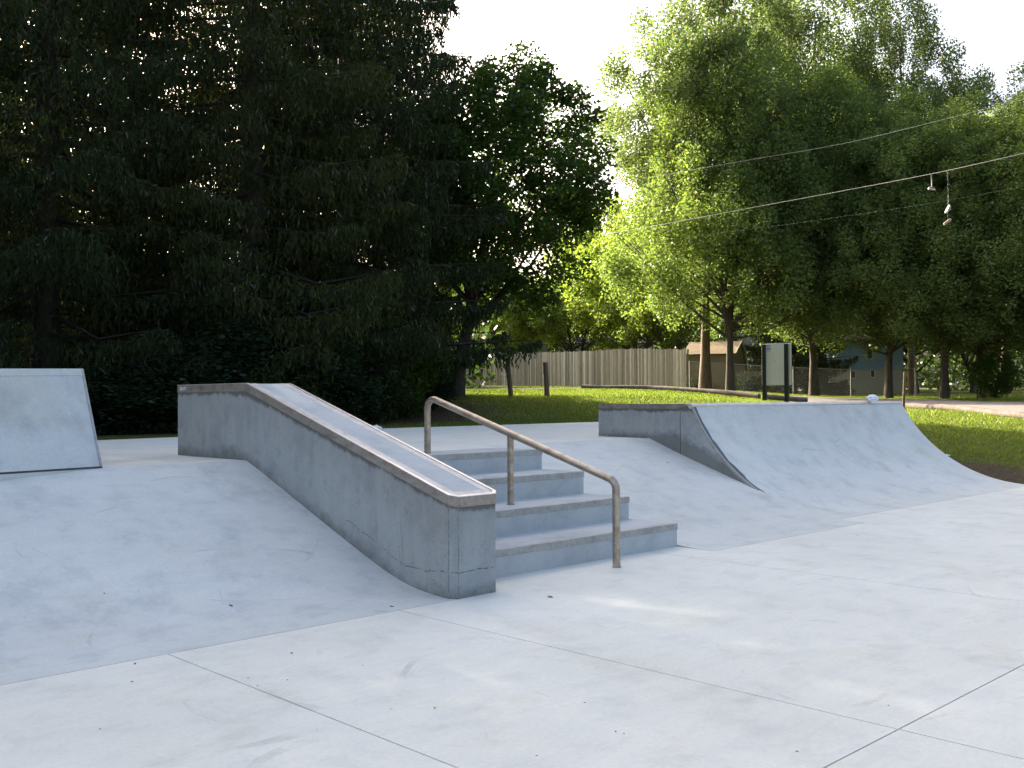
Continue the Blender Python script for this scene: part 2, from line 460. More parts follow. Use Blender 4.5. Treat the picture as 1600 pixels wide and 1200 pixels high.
bm = bmesh.new(); box(bm, (-13.9, -12.9, -.10), (XR-.05, .3, -.05))
tag(bmobj('floor_joint', bm, M['joint']), kind='structure')

bm = bmesh.new()
dpoly = [(-14, 2.5335), (2.823, 2.5335), (2.823, 2.9535), (5.66, 2.9535), (5.78, 3.70), (11.2, 3.70), (12.2, 3.8), (12.2, 9.17), (5.96, 8.97), (1.94, 7.95), (1.0, 7.75), (-14, 5.3)]
panel(bm, dpoly, HD, .5)
tag(bmobj('upper_concrete_deck', bm, M['slab']), kind='structure')

# ------------------------------------------------------------------ banks
BP = [(0, 0), (.18, .004), (.437, .030), (.713, .103), (1.0, .203), (1.48, .379), (2.0, .575), (2.40, .722), (2.50, .756), (2.53, HD-.001)]
def smooth_prof(P, n=44):
    v = np.array([a for a, b in P]); z = np.array([b for a, b in P])
    vv = np.linspace(v[0], v[-1], n)
    zz = np.interp(vv, v, z)
    for _ in range(3):
        zz[1:-1] = (zz[:-2]+zz[1:-1]*2+zz[2:])/4
    return list(zip(vv, zz))
BR = [(0, 0), (.3, .004), (.6, .045), (1.0, .13), (1.515, .305), (2.0, .452), (2.44, .590), (2.80, .715), (2.92, .757), (2.95, HD-.001)]
def bank(name, u0, u1, label, fu1=None, BP=BP):
    prof = smooth_prof(BP); prof = [(.004, prof[0][1])]+prof[1:]
    prof = prof+[(BP[-1][0], -.12), (.004, -.12)]
    bm = bmesh.new(); extrude_profile(bm, prof, u0, u1, None, fu1)
    o = bmobj(name, bm, M['quarter' if u0 > 0 else 'ramp'], smooth=True, angle=25)
    return tag(o, label, 'skate ramp', 'sloping concrete banks between floor and deck')
bank('concrete_bank', -14, .03, 'wide pale concrete bank sloping down left of the grind ledge')
QL = lambda v: 5.42+.11*v
bank('concrete_bank', 2.823, 5.5, 'narrower concrete bank between the steps and the quarter pipe', lambda v: QL(v)+.04, BR)

# ------------------------------------------------------------------ steps
VS = [.369, .889, 1.421, 1.953]; RS = [.193, .384, .583, HD]
US = 2.82
st = empty('concrete_steps', (1.6, .369, 0), 'four pale concrete steps with metal nosings beside the grind ledge', 'steps')
prof = [(VS[0], -.1)]
for i in range(4):
    prof += [(VS[i], RS[i]), ((VS[i+1] if i < 3 else 2.53), RS[i])]
prof += [(2.53, -.1)]
bm = bmesh.new(); extrude_profile(bm, prof, W+.0, US)
bmobj('stair_block', bm, M['step'], st, bevel=.004)
for i in range(4):
    v, z = VS[i], RS[i]
    bm = bmesh.new()
    extrude_profile(bm, [(v-.004, z-.05), (v-.004, z+.003), (v+.045, z+.003), (v+.045, z-.01), (v+.01, z-.01), (v+.01, z-.05)], W+.004, US+.003)
    bmobj('nosing', bm, M['nosing'], st, bevel=.0015)

# ------------------------------------------------------------------ handrail
UR = 1.66
hr = empty('handrail', (UR, .066, 0), 'round worn steel handrail running down the middle of the concrete steps', 'handrail')
line = lambda v: .677+.2936*(v-.207)
bm = bmesh.new()
tube_bm(bm, bend([(UR, .066, -.03), (UR, .066, line(.066)), (UR, 2.265, line(2.265)), (UR, 2.265, HD-.03)], .085, 9), .0295, 20)
bmobj('rail', bm, M['pipe'], hr, smooth=True, angle=40)
bm = bmesh.new(); tube_bm(bm, [(UR, 1.193, RS[1]-.02), (UR, 1.193, line(1.193)-.01)], .027, 18)
bmobj('post', bm, M['pipe'], hr, smooth=True, angle=40)
for dz in (.125, .20):
    bm = bmesh.new(); tube_bm(bm, [(UR, 2.265, line(2.265)-dz), (UR, 2.265, line(2.265)-dz+.007)], .0325, 18)
    bmobj('weld_bead', bm, M['pipe'], hr, smooth=True, angle=40)
for v, z in ((.066, .0), (1.193, RS[1]), (2.265, HD)):
    bm = bmesh.new(); tube_bm(bm, [(UR, v, z-.004), (UR, v, z+.002)], .034, 18)
    bmobj('grout_ring', bm, M['grime'], hr, smooth=True, angle=40)

# ------------------------------------------------------------------ grind ledge
H0, H1, VK, VE = .634, 1.385, 2.526, 3.732
zt = lambda v: H0+(H1-H0)*min(max(v, 0)/VK, 1)
def ledge_loop(off, c=.045):
    """footprint loop with chamfered front corners, kink points included; off>0 grows outward"""
    k = off*.41
    return [(c-k, -off), (W-c+k, -off), (W+off, c-k), (W+off, VK), (W+off, VE+off), (-off, VE+off), (-off, VK), (-off, c-k)]
ld = empty('grind_ledge', (W/2, 0, 0), 'tall concrete grind ledge with sloping top and brown steel edging', 'skate ledge')
bm = bmesh.new()
L = ledge_loop(0)
lo = [bm.verts.new((x, y, -.05)) for x, y in L]
hi = [bm.verts.new((x, y, zt(y)-.006)) for x, y in L]
for i in range(8):
    bm.faces.new((lo[i], lo[(i+1) % 8], hi[(i+1) % 8], hi[i]))
bm.faces.new((hi[0], hi[1], hi[2], hi[3], hi[6], hi[7])); bm.faces.new((hi[3], hi[4], hi[5], hi[6]))
bm.faces.new(lo[::-1])
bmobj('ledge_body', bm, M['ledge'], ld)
# pale worn concrete infill in the top, inside the edging
bm = bmesh.new()
L2 = ledge_loop(-.086, .045)
a = [bm.verts.new((x, y, zt(y)+.0015)) for x, y in L2]; b = [bm.verts.new((x, y, zt(y)-.03)) for x, y in L2]
bm.faces.new((a[0], a[1], a[2], a[3], a[6], a[7])); bm.faces.new((a[3], a[4], a[5], a[6]))
bm.faces.new((b[0], b[1], b[2], b[3], b[6], b[7])[::-1]); bm.faces.new((b[3], b[4], b[5], b[6])[::-1])
for i in range(8): bm.faces.new((b[i], b[(i+1) % 8], a[(i+1) % 8], a[i]))
bmobj('top_infill', bm, M['step'], ld)
def edging(name, mat, o0, o1, ztop, zbot, par, c=.045):
    A, B_ = ledge_loop(o0, c), ledge_loop(o1, c)
    bm = bmesh.new()
    ot = [bm.verts.new((x, y, zt(y)+ztop)) for x, y in A]; ob = [bm.verts.new((x, y, zt(y)+zbot)) for x, y in A]
    it = [bm.verts.new((x, y, zt(y)+ztop)) for x, y in B_]; ib = [bm.verts.new((x, y, zt(y)+zbot)) for x, y in B_]
    for i in range(8):
        j = (i+1) % 8
        bm.faces.new((ob[i], ob[j], ot[j], ot[i])); bm.faces.new((ot[i], ot[j], it[j], it[i]))
        bm.faces.new((it[i], it[j], ib[j], ib[i])); bm.faces.new((ib[i], ib[j], ob[j], ob[i]))
    return bmobj(name, bm, mat, par, bevel=.003)
for (sx, sy, nx, ny) in ((0, .045, -1, 0), (.045, 0, 0, -1)):
    bm = bmesh.new(); zz = zt(sy)-.064
    box(bm, (sx-.0022, sy-.0022, -.03), (sx+.0022, sy+.0022, zz)); bmobj('chamfer_line', bm, M['edge_line'], ld)  # thin dark lines along the chamfer edges
edging('side_band', M['coping'], .004, -.008, .002, -.062, ld)
edging('top_lip', M['bright_steel'], .0055, -.022, .007, .0022, ld)
edging('top_plate', M['coping2'], -.0225, -.085, .003, -.02, ld)
# pour line and small maker's plate
bm = bmesh.new()
for i in range(26):
    v = .05+i*.012+random.uniform(0, .004)
bm.free()
def text_obj(s, size, loc, rot, mat, parent, ext=.0008):
    cu = bpy.data.curves.new('plate_text', 'FONT'); cu.body = s; cu.size = size; cu.extrude = ext
    o = bpy.data.objects.new('plate_text', cu); me = bpy.data.meshes.new_from_object(o)
    bpy.data.objects.remove(o)
    me.transform(Matrix.Translation(loc) @ rot)
    return link('sticker', me, mat, parent)
rot = Matrix.Rotation(R(-90), 4, 'Z') @ Matrix.Rotation(R(90), 4, 'X')
bm = bmesh.new()
def plate_bar(v0, v1, z0, z1, sl=0):
    y0, y1 = VE-v0, VE-v1
    vs = [bm.verts.new(p) for p in [(-.0065, y0, z0), (-.0065, y1, z0), (-.0065, y1-sl, z1), (-.0065, y0-sl, z1)]]
    f = bm.faces.new(vs); e = bmesh.ops.extrude_face_region(bm, geom=[f])
    for x in e['geom']:
        if isinstance(x, bmesh.types.BMVert): x.co.x += .003
plate_bar(.055, .080, H1-.045, H1-.012, .004)
plate_bar(.100, .155, H1-.026, H1-.014, .012); plate_bar(.092, .150, H1-.041, H1-.032, .010); plate_bar(.092, .105, H1-.032, H1-.024, .01)
bmobj('sticker', bm, M['sticker'], ld)
# a ragged dark run of grime where the edging meets the concrete
def grime_strip(name, pts, parent, nrm=(-1, 0, 0), seed=3, h=.02, thick=.0012):
    """pts = list of 3D points along a line lying on a wall; ragged flat patches hang below it"""
    rr = random.Random(seed); bm = bmesh.new(); P = [Vector(p) for p in pts]; N = Vector(nrm)
    segs = []
    for a_, b_ in zip(P[:-1], P[1:]):
        n = max(2, int((b_-a_).length/.02))
        for i in range(n): segs.append(a_.lerp(b_, i/n))
    segs.append(P[-1]); hs = []
    hcur = 0
    for i, s_ in enumerate(segs):
        hcur = .8*hcur+.2*rr.uniform(-.6, 1)*h*2.2 if rr.random() < .97 else 0
        hs.append(max(hcur, 0))
    for i in range(len(segs)-1):
        if hs[i] <= 0.001 and hs[i+1] <= .001: continue
        q = [segs[i], segs[i+1], segs[i+1]-Vector((0, 0, hs[i+1]+.0006)), segs[i]-Vector((0, 0, hs[i]+.0006))]
        vs = [bm.verts.new(x+N*thick) for x in q]
        bm.faces.new(vs)
    return bmobj(name, bm, M['grime'], parent)

# ------------------------------------------------------------------ quarter pipe
QR, QT, QVT, QH = 2.165, .33, 2.26, 1.18
QX = XR
qp = empty('quarter_pipe', (8.2, .33, 0), 'wide curved concrete quarter pipe with steel coping at the right', 'skate ramp')
th_top = math.acos((QR-QH)/QR)
arc = [(QT+QR*math.sin(t), QR-QR*math.cos(t)) for t in np.linspace(.02, th_top, 40)]
VTOP = arc[-1][0]
prof = [(QT+.004, .0005)]+arc+[(3.85, QH+.004), (3.85, -.12), (QT+.004, -.12)]
bm = bmesh.new(); extrude_profile(bm, prof, 0, QX, QL, lambda v: QX+.02*v)
for f in bm.faces: f.material_index = 0
bm.normal_update()
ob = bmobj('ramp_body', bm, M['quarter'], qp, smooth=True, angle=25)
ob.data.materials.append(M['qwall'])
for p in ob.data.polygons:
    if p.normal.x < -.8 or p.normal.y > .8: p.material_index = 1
bm = bmesh.new()
tube_bm(bm, [(QL(VTOP)-.006, VTOP+.012, QH-.022), (QX+.05, VTOP+.012, QH-.022)], .030, 16)
bmobj('coping', bm, M['bright_steel'], qp, smooth=True, angle=40)
bm = bmesh.new()
extrude_profile(bm, [(VTOP+.04, QH+.006), (VTOP+.10, QH+.007), (VTOP+.10, QH-.02), (VTOP+.04, QH-.02)], 0, QX+.045, lambda v: QL(v)-.003)
bmobj('coping_plate', bm, M['nosing'], qp)
bm = bmesh.new()
def wallbox(bm, v0, v1, z0, z1, d0=.004, d1=.02):
    vs = []
    for z in (z0, z1):
        for v in (v0, v1):
            for d in (-d0, d1): vs.append(bm.verts.new((QL(v)+d, v, z)))
    for f in ((0, 1, 3, 2), (4, 6, 7, 5), (0, 4, 5, 1), (2, 3, 7, 6), (0, 2, 6, 4), (1, 5, 7, 3)):
        bm.faces.new([vs[i] for i in f])
wallbox(bm, VTOP+.105, 3.85, QH-.055, QH+.008)
bmobj('side_band', bm, M['coping'], qp, bevel=.002)
bm = bmesh.new(); wallbox(bm, 2.43, 2.438, .58, QH-.056, .001, .01)
bmobj('wall_joint', bm, M['joint'], qp)
# steel trim following the curve
bm = bmesh.new()
inner = arc; pts = []
for k, (v, z) in enumerate(arc):
    t = np.linspace(.02, th_top, 40)[k]
    nv, nz = -math.sin(t), math.cos(t)
    pts.append(((v+nv*.003, z+nz*.003), (v-nv*.022, z-nz*.022)))
a0 = []
for (o_, i_) in pts:
    a0.append([bm.verts.new((QL(o_[0])-.003, *o_)), bm.verts.new((QL(i_[0])-.003, *i_)), bm.verts.new((QL(o_[0])+.02, *o_)), bm.verts.new((QL(i_[0])+.02, *i_))])
for A_, B_ in zip(a0[:-1], a0[1:]):
    bm.faces.new((A_[0], B_[0], B_[1], A_[1])); bm.faces.new((A_[0], A_[2], B_[2], B_[0]))
    bm.faces.new((A_[2], A_[3], B_[3], B_[2])); bm.faces.new((A_[1], B_[1], B_[3], A_[3]))
bm.faces.new((a0[0][0], a0[0][1], a0[0][3], a0[0][2])); bm.faces.new((a0[-1][0], a0[-1][2], a0[-1][3], a0[-1][1]))
bmobj('edge_trim', bm, M['nosing'], qp, smooth=True, angle=30)
# grimy band beside the trim on the curved face
bm = bmesh.new(); rr = random.Random(4); prev = None
for k, (v, z) in enumerate(arc[6:]):
    t = np.linspace(.02, th_top, 40)[k+6]; nv, nz = -math.sin(t), math.cos(t)
    wd = .07+rr.uniform(0, .07)*(1-abs(k-17)/20)
    cur = (bm.verts.new((QL(v)+.022, v+nv*.0015, z+nz*.0015)), bm.verts.new((QL(v)+.022+wd*.6, v+nv*.0015, z+nz*.0015)))
    if prev: bm.faces.new((prev[0], cur[0], cur[1], prev[1]))
    prev = cur
bmobj('grime_stain', bm, M['grime'], qp)

# ------------------------------------------------------------------ wedge ramp standing on the deck (left)
A_ = Vector((-1.8903, 2.4123, HD)); B_ = Vector((-1.1597, 2.5334, HD)); C_ = Vector((-1.1597, 2.8905, 1.4907))
dirv = (A_-B_).normalized()
topd = (Vector((-1.7773, 2.7813, 1.4772))-C_).normalized()
LW = 5.0
wg = empty('steep_wedge_ramp', B_, 'steep flat concrete wedge ramp standing on the deck at the left edge', 'skate ramp')
bk = Vector((0, 1.3, 0))
def wv(p): return Vector(p)
e0, e1 = B_.copy(), C_.copy(); f0, f1 = B_+dirv*LW, C_+topd*LW
down = Vector((0, 0, -.5))
slope = (C_-B_)
def wedge_solid(bm, p0, p1, q0, q1, back0, back1):
    vs = [bm.verts.new(x) for x in (p0+down, p0, p1, back1, back0+down, q0+down, q0, q1, back1+(q1-p1), back0+down+(q0-p0))]
    for f in ((0, 1, 2, 3, 4), (9, 8, 7, 6, 5), (1, 6, 7, 2), (2, 7, 8, 3), (3, 8, 9, 4), (0, 5, 6, 1), (4, 9, 5, 0)):
        bm.faces.new([vs[i] for i in f])
bm = bmesh.new(); wedge_solid(bm, e0, e1, f0, f1, B_+bk+Vector((0, .36, 0)), C_+bk)
bmobj('ramp_body', bm, M['ramp'], wg)
nrm = (B_-A_).cross(C_-B_).normalized()
if nrm.y > 0: nrm = -nrm
def slab_on(bm, quad, t):
    a = [bm.verts.new(q-nrm*.01) for q in quad]; b = [bm.verts.new(q+nrm*t) for q in quad]
    bm.faces.new(a[::-1]); bm.faces.new(b)
    for i in range(4): bm.faces.new((a[i], a[(i+1) % 4], b[(i+1) % 4], b[i]))
s1 = (C_-B_).normalized()
bm = bmesh.new(); tt = .055
slab_on(bm, [C_-s1*tt, C_+s1*.004, f1+s1*.004, f1-s1*tt], .004); bmobj('top_edging', bm, M['ramp'], wg, bevel=.002)
bm = bmesh.new(); slab_on(bm, [B_+s1*.01, C_-s1*.002, C_+dirv*.018-s1*.002, B_+dirv*.018+s1*.01], .006)
bmobj('side_edging', bm, M['nosing'], wg, bevel=.001)
bm = bmesh.new()
slab_on(bm, [B_-s1*.002, B_+s1*.012, f0+s1*.012, f0-s1*.002], .002); bmobj('base_gap', bm, M['joint'], wg)

# ------------------------------------------------------------------ small litter on the concrete and deck
def crumple(name, p, s, mat, label, cat, sc_=(1, 1, .6), seed=1):
    bm = bmesh.new(); bmesh.ops.create_icosphere(bm, subdivisions=3, radius=s)
    for v in bm.verts:
        n_ = noise.noise(v.co*(2.2/s)+Vector((seed, 0, 0)))*.45
        v.co = Vector((v.co.x*sc_[0], v.co.y*sc_[1], v.co.z*sc_[2]))*(1+n_)
        v.co += Vector(p)+Vector((0, 0, s*sc_[2]*.8))
    return tag(bmobj(name, bm, mat, smooth=True, angle=35), label, cat)
q = at(1363, 622, 15.0); crumple('crumpled_bag', (q[0], q[1], QH+.004), .075, M['white'], 'crumpled white bag lying on top of the quarter pipe', 'litter', (1.4, 1.1, .8), 3)
q = at(587, 671, 16.2); crumple('plastic_cup', (q[0], q[1], HD), .06, M['white'], 'small white plastic scrap at the far edge of the upper deck', 'litter', (1.6, 1, .7), 8)
q = at(1478, 713, 17.3); crumple('paper_scrap', (q[0], q[1], gz(q[0], q[1])), .06, M['white'], 'flat scrap of white paper on bare soil beside the quarter pipe', 'litter', (1.6, 1, .25), 5)
# fallen leaf fragments on the floor
def dead_leaf(px, py, z, s, lab, group, i):
    d = FW+RT*(px-800)/F-UP*(py-600)/F; t = (z-CAM[2])/d[2]; p = CAM+d*t
    s *= .8; bm = bmesh.new(); a0 = random.uniform(0, 6.3)
    pr = [(0, 0), (.35, .3), (.8, .22), (1, 0), (.7, -.25), (.3, -.28)]
    top = [bm.verts.new((p[0]+s*(x*math.cos(a0)-y*math.sin(a0)), p[1]+s*(x*math.sin(a0)+y*math.cos(a0)), z+.004+s*.12*x*x+.25*s*abs(y))) for x, y in pr]
    bot = [bm.verts.new(v.co-Vector((0, 0, .0015))) for v in top]
    bm.faces.new(top); bm.faces.new(bot[::-1])
    for k in range(6): bm.faces.new((bot[k], bot[(k+1) % 6], top[(k+1) % 6], top[k]))
    tag(bmobj('dead_leaf', bm, M['dirt']), lab, 'leaf', group)
G = 'fallen leaf fragments on the concrete'
for i, (x, y, s) in enumerate([(458, 1022, .022), (204, 1066, .02), (211, 1039, .022), (450, 1063, .014), (388, 1060, .014), (404, 1073, .012), (158, 1140, .012), (566, 1041, .010), (678, 1108, .014), (963, 1145, .012), (974, 1147, .012), (915, 1099, .01), (1248, 1176, .014), (1388, 1103, .012), (840, 1182, .01)]):
    dead_leaf(x, y, 0, s, 'tiny brown leaf fragment lying on the pale concrete floor', G, i)
dead_leaf(864, 934, 0, .05, 'larger curled brown leaf on the floor in front of the ledge', G, 0)
def bankz(v): return float(np.interp(v, [a for a, b in BP], [b for a, b in BP]))
def on_bank(px, py):
    d = FW+RT*(px-800)/F-UP*(py-600)/F
    lo_, hi_ = 0.5, 40
    for t in np.linspace(2, 30, 6000):
        p = CAM+d*t
        if 0 <= p[1] <= 2.5 and p[2] <= bankz(p[1]): return p
for (x, y, s, lab) in [(361, 947, .028, 'dark leaf on the left bank below its middle'), (612, 948, .03, 'dark leaf at the foot of the left bank near the ledge'), (163, 928, .012, 'speck of leaf high on the left side of the bank'), (1043, 723, .03, 'brown leaf near the top of the bank by the steps')]:
    p = on_bank(x, y)
    if p is not None:
        z = bankz(p[1])+.006
        bm = bmesh.new()
        for k in range(1):
            a0 = 1.9
            pr = [(-.5, 0), (-.2, .2), (.3, .2), (.5, 0), (.2, -.2), (-.2, -.2)]
            top = [bm.verts.new((p[0]+s*(a*math.cos(a0)-b*math.sin(a0)), p[1]+s*(a*math.sin(a0)+b*math.cos(a0)), 0)) for a, b in pr]
            for v in top: v.co.z = bankz(v.co.y)+.004
            bot = [bm.verts.new(v.co-Vector((0, 0, .002))) for v in top]
            bm.faces.new(top); bm.faces.new(bot[::-1])
            for k in range(6): bm.faces.new((bot[k], bot[(k+1) % 6], top[(k+1) % 6], top[k]))
        tag(bmobj('dead_leaf', bm, M['dirt']), lab, 'leaf', 'fallen leaves on the concrete banks')

# ------------------------------------------------------------------ trees
def quads(C, S, asp=.62, flat=0.0, rg=rng, axis=None):
    """one folded-free diamond leaf per centre; random or given long axis"""
    n = len(C)
    if axis is None:
        a = rg.normal(size=(n, 3)); a[:, 2] = a[:, 2]*.6-.35
    else: a = axis
    a /= np.linalg.norm(a, axis=1)[:, None]
    b = rg.normal(size=(n, 3)); b[:, 2] *= (1-flat)
    b -= a*(a*b).sum(1)[:, None]; b /= np.linalg.norm(b, axis=1)[:, None]+1e-9
    S = np.broadcast_to(S, (n,))[:, None]
    V = np.stack([C-a*S*.5, C+b*S*asp*.5+a*S*.05, C+a*S*.5, C-b*S*asp*.5+a*S*.05], 1).reshape(-1, 3)
    return V, np.arange(4*n).reshape(n, 4)
def lump(dirn, seed):
    v = dirn*1.7+seed*7.3
    return np.sin(v[:, 0]*2.1+v[:, 2]*3)*.5+np.sin(v[:, 1]*2.7-v[:, 2]*2.2)*.5
def make_tree(root, prof, nclump, nleaf, leaf, mat, barkmat, tr=.22, trunk_top=.75, seed=1, lean=(0, 0), limbs=26, cr=(.45, .85), inner=.35, fork=None, split=0, lump_amt=.14, oval=1.0, vert=.75):
    """prof = [(z, r)...] crown radius by height; geometry local to root"""
    rg = np.random.default_rng(seed); rr = random.Random(seed)
    zs = np.array([p[0] for p in prof]); rs = np.array([p[1] for p in prof])
    zz = np.linspace(zs[0], zs[-1], 300); ra = np.interp(zz, zs, rs)
    w = (ra**1.6+.02)*np.clip((zz-zs[0])/2.4, .38, 1); z = rg.choice(zz, nclump, p=w/w.sum())
    th = rg.uniform(0, 2*np.pi, nclump)
    rad = np.interp(z, zs, rs)
    fr = rg.uniform(inner**2, 1, nclump)**.5
    d = np.stack([np.cos(th), np.sin(th), (z-zs.mean())/(zs[-1]-zs[0])*2], 1)
    lm = 1+lump_amt*lump(d, seed)
    R_ = rad*fr*lm
    topx = lean[0]; topy = lean[1]
    hfrac = (z/zs[-1])
    C = np.stack([R_*np.cos(th)+topx*hfrac, R_*np.sin(th)*oval+topy*hfrac, z+rg.normal(0, .12, nclump)], 1)
    size = rg.uniform(cr[0], cr[1], nclump)
    per = np.maximum(20, (nleaf*size**2/(size**2).sum())).astype(int)
    idx = np.repeat(np.arange(nclump), per)
    u = rg.normal(size=(len(idx), 3)); u /= np.linalg.norm(u, axis=1)[:, None]
    rad_ = rg.uniform(.15, 1, len(idx))**.6
    off = u*rad_[:, None]*size[idx][:, None]; off[:, 2] *= vert; off[:, :2] *= 1.15-.2*vert
    LC = C[idx]+off
    V, Fq = quads(LC, leaf*rg.uniform(.65, 1.25, len(idx)), .66, rg=rg)
    # trunk and limbs
    TV, TF = [], []
    def add(path, radii, n, sd):
        v, f = tube_arrays(path, radii, n, wob=.06, seed=sd); k = len(TV)
        TV.extend(v); TF.extend([tuple(i+k for i in x) for x in f])
    Ht = zs[-1]*trunk_top
    stems = [(0, 0)] if not fork else fork
    for si, (fx, fy) in enumerate(stems):
        path = []; rad2 = []
        for k in range(12):
            t = k/11
            sp = max(0, t-.15)
            path.append((lean[0]*t*trunk_top+fx*sp*3+.05*math.sin(t*7+seed+si), lean[1]*t*trunk_top+fy*sp*3+.05*math.cos(t*6+seed), Ht*t-.25*(k == 0)))
            rad2.append(tr*(1-t*.85)*(1.55 if k == 0 else (1.1 if k == 1 else 1))*(1 if len(stems) == 1 else .72))
        add(path, rad2, 11, seed+si)
        order = rr.sample(range(nclump), min(limbs, nclump))
        for k in order:
            c = C[k]; rel = max(rr.uniform(.13, .36), min(.92, (c[2]/zs[-1]-.28)*rr.uniform(.75, 1.0)))
            bi = rel/trunk_top*11; bi = min(max(bi, 2), 10.5); i0 = int(bi)
            P0 = Vector(path[i0]).lerp(Vector(path[i0+1]), bi-i0)
            P3 = Vector(c); mid = P0.lerp(P3, .5)+Vector((0, 0, -.08*(P3-P0).length))
            r0 = rad2[i0]*rr.uniform(.35, .55)
            pp = [P0, P0.lerp(mid, .55), mid, mid.lerp(P3, .5)+Vector((rr.uniform(-.1, .1), rr.uniform(-.1, .1), .05)), P3]
            add(pp, [r0, r0*.8, r0*.6, r0*.38, r0*.15], 5, k)
            for q_ in range(3):
                e_ = P3+Vector((rr.uniform(-1, 1), rr.uniform(-1, 1), rr.uniform(-.3, .9)))*.8
                add([pp[3], pp[3].lerp(e_, .6)+Vector((0, 0, .05)), e_], [r0*.3, r0*.2, r0*.07], 4, k+q_)
    npobj('crown', V, Fq, mat, root, world=False)
    npobj('trunk', [tuple(v) for v in TV], TF, barkmat, root, world=False, smooth=True)

def place(name, px, D, label, cat='tree', group=None, rz=0, sink=.05):
    p = gp(px, D); return empty(name, (p.x, p.y, p.z-sink), label, cat, group, rz)

def make_spruce(root, H, Rm, zlow, seed, mat, dens=1.0, top=None, tuft=.13):
    rg = np.random.default_rng(seed); rr = random.Random(seed)
    Cs, As, Ss = [], [], []
    TV, TF = [], []
    def add(path, radii, n, sd=0):
        v, f = tube_arrays(path, radii, n, wob=.04, seed=sd); k = len(TV)
        TV.extend(v); TF.extend([tuple(i+k for i in x) for x in f])
    add([(0, 0, -.3), (0, 0, .6), (.05, 0, H*.4), (0, .05, H*.75), (0, 0, H)], [.36, .27, .18, .09, .015], 10)
    z = zlow
    while z < H-.3:
        dense = dens*(1.0 if z < 5 else .84 if z < 13 else .4)
        f = z/H
        L = Rm*(1-f)**.75*(1 if f > .08 else .8)
        nb = rr.randint(4, 6)
        a0 = rr.uniform(0, 6.3)
        for b in range(nb):
            a = a0+b*6.283/nb+rr.uniform(-.3, .3); l = L*rr.uniform(.72, 1.12)
            droop = .30-.55*f+rr.uniform(-.06, .06)
            n = max(4, int(l/.22))
            ts = np.linspace(0, 1, n)
            px_ = np.cos(a)*l*ts; py_ = np.sin(a)*l*ts
            pz_ = z-droop*l*(1.9*ts-1.35*ts**2.2)
            if l > .6:
                add([(px_[0], py_[0], pz_[0]), (px_[n//2], py_[n//2], pz_[n//2]), (px_[-1], py_[-1], pz_[-1])], [.012+.012*l, .008+.006*l, .004], 4)
            # side sprays
            m = int(l*88*dense)
            t = rg.uniform(.12, 1, m)**.8
            sl = rg.uniform(-1, 1, m)*(.75*l**.5*(1-t)**.6+.10)
            bx = np.interp(t, ts, px_)-np.sin(a)*sl+np.cos(a)*np.abs(sl)*.45
            by = np.interp(t, ts, py_)+np.cos(a)*sl+np.sin(a)*np.abs(sl)*.45
            bz = np.interp(t, ts, pz_)-np.abs(sl)*.12
            hl = rg.uniform(.10, .62, m)*(1-f*.5)*(.5+.7*np.sin(t*3.1))
            k = 4
            for q in range(k):
                s = (q+rg.uniform(0, 1, m))/k
                Cs.append(np.stack([bx+rg.normal(0, .025, m), by+rg.normal(0, .025, m), bz-hl*s], 1))
                ax = np.stack([rg.normal(0, .38, m), rg.normal(0, .38, m), -np.ones(m)], 1)
                if q == 0: ax = np.stack([np.cos(a)+rg.normal(0, .6, m), np.sin(a)+rg.normal(0, .6, m), rg.normal(-.2, .3, m)], 1)
                As.append(ax); Ss.append(tuft*rg.uniform(.7, 1.4, m))
        z += rr.uniform(.26, .42)*(1 if z < 12 else 1.5)
    # bare dead twigs low on the trunk
    for k in range(46):
        zz = rr.uniform(.5, zlow+2.5); a = rr.uniform(0, 6.3); l = rr.uniform(.8, 2.6)
        add([(0, 0, zz), (math.cos(a)*l*.5, math.sin(a)*l*.5, zz-.02), (math.cos(a)*l, math.sin(a)*l, zz-.25*l)], [.018, .012, .004], 4)
    C = np.vstack(Cs); A = np.vstack(As); S = np.concatenate(Ss)
    V, Fq = quads(C, S, .23, rg=rg, axis=A)
    npobj('crown', V, Fq, mat, root, world=False)
    npobj('trunk', [tuple(v) for v in TV], TF, M['barkd'], root, world=False, smooth=True)

spruce_spots = [  # px, D, proto, scale, rz, label
    (70, 18.5, 0, 1.0, 0.3, 'huge dark spruce at the far left behind the wedge ramp'),
    (395, 20.5, 1, 1.0, 1.2, 'dark spruce right behind the top of the grind ledge'),
    (545, 23.5, 0, 1.02, 2.4, 'dark drooping spruce left of the leaning maple'),
    (592, 30, 1, (.78, .78, 1.55), 4.0, 'spruce with drooping branches standing nearest the leaning maple'),
    (20, 27, 1, (1.1, 1.1, 1), 3.1, 'spruce filling the darkness behind the nearest left spruce'),
    (425, 31, 0, (1.0, 1.0, 1.15), 1.1, 'deeper spruce behind the one at the top of the ledge'),
    (175, 27, 1, 1.05, 5.2, 'spruce standing behind the gap left of the grind ledge'),
]
hid = [(-330, 16.5, 0, 1.1), (-640, 14.0, 1, 1.05), (-900, 12.2, 0, 1.0), (-1500, 11.0, 1, 1.1), (-2400, 9.0, 0, 1.1)]
for s in spruce_spots+hid:
    p = gp(s[0], s[1]); SPR.append((p.x, p.y))
build_terrain()
GS = 'spruces in a row along the back of the skate park'
protos = {}
for i, (px, D, k, s, rz, lab) in enumerate(spruce_spots):
    if k not in protos:
        r = place('spruce_tree', px, D, lab, 'tree', GS); r.rotation_euler.z = rz
        make_spruce(r, (21, 22)[k], (4.3, 4.0)[k], (1.9, .9)[k], 31+k, M[('needled', 'needle')[k]], 1.0)
        protos[k] = r
    else:
        p = gp(px, D); copy_tree(protos[k], (p.x, p.y, p.z-.05), rz, s if isinstance(s, tuple) else (s, s, s), lab, GS)
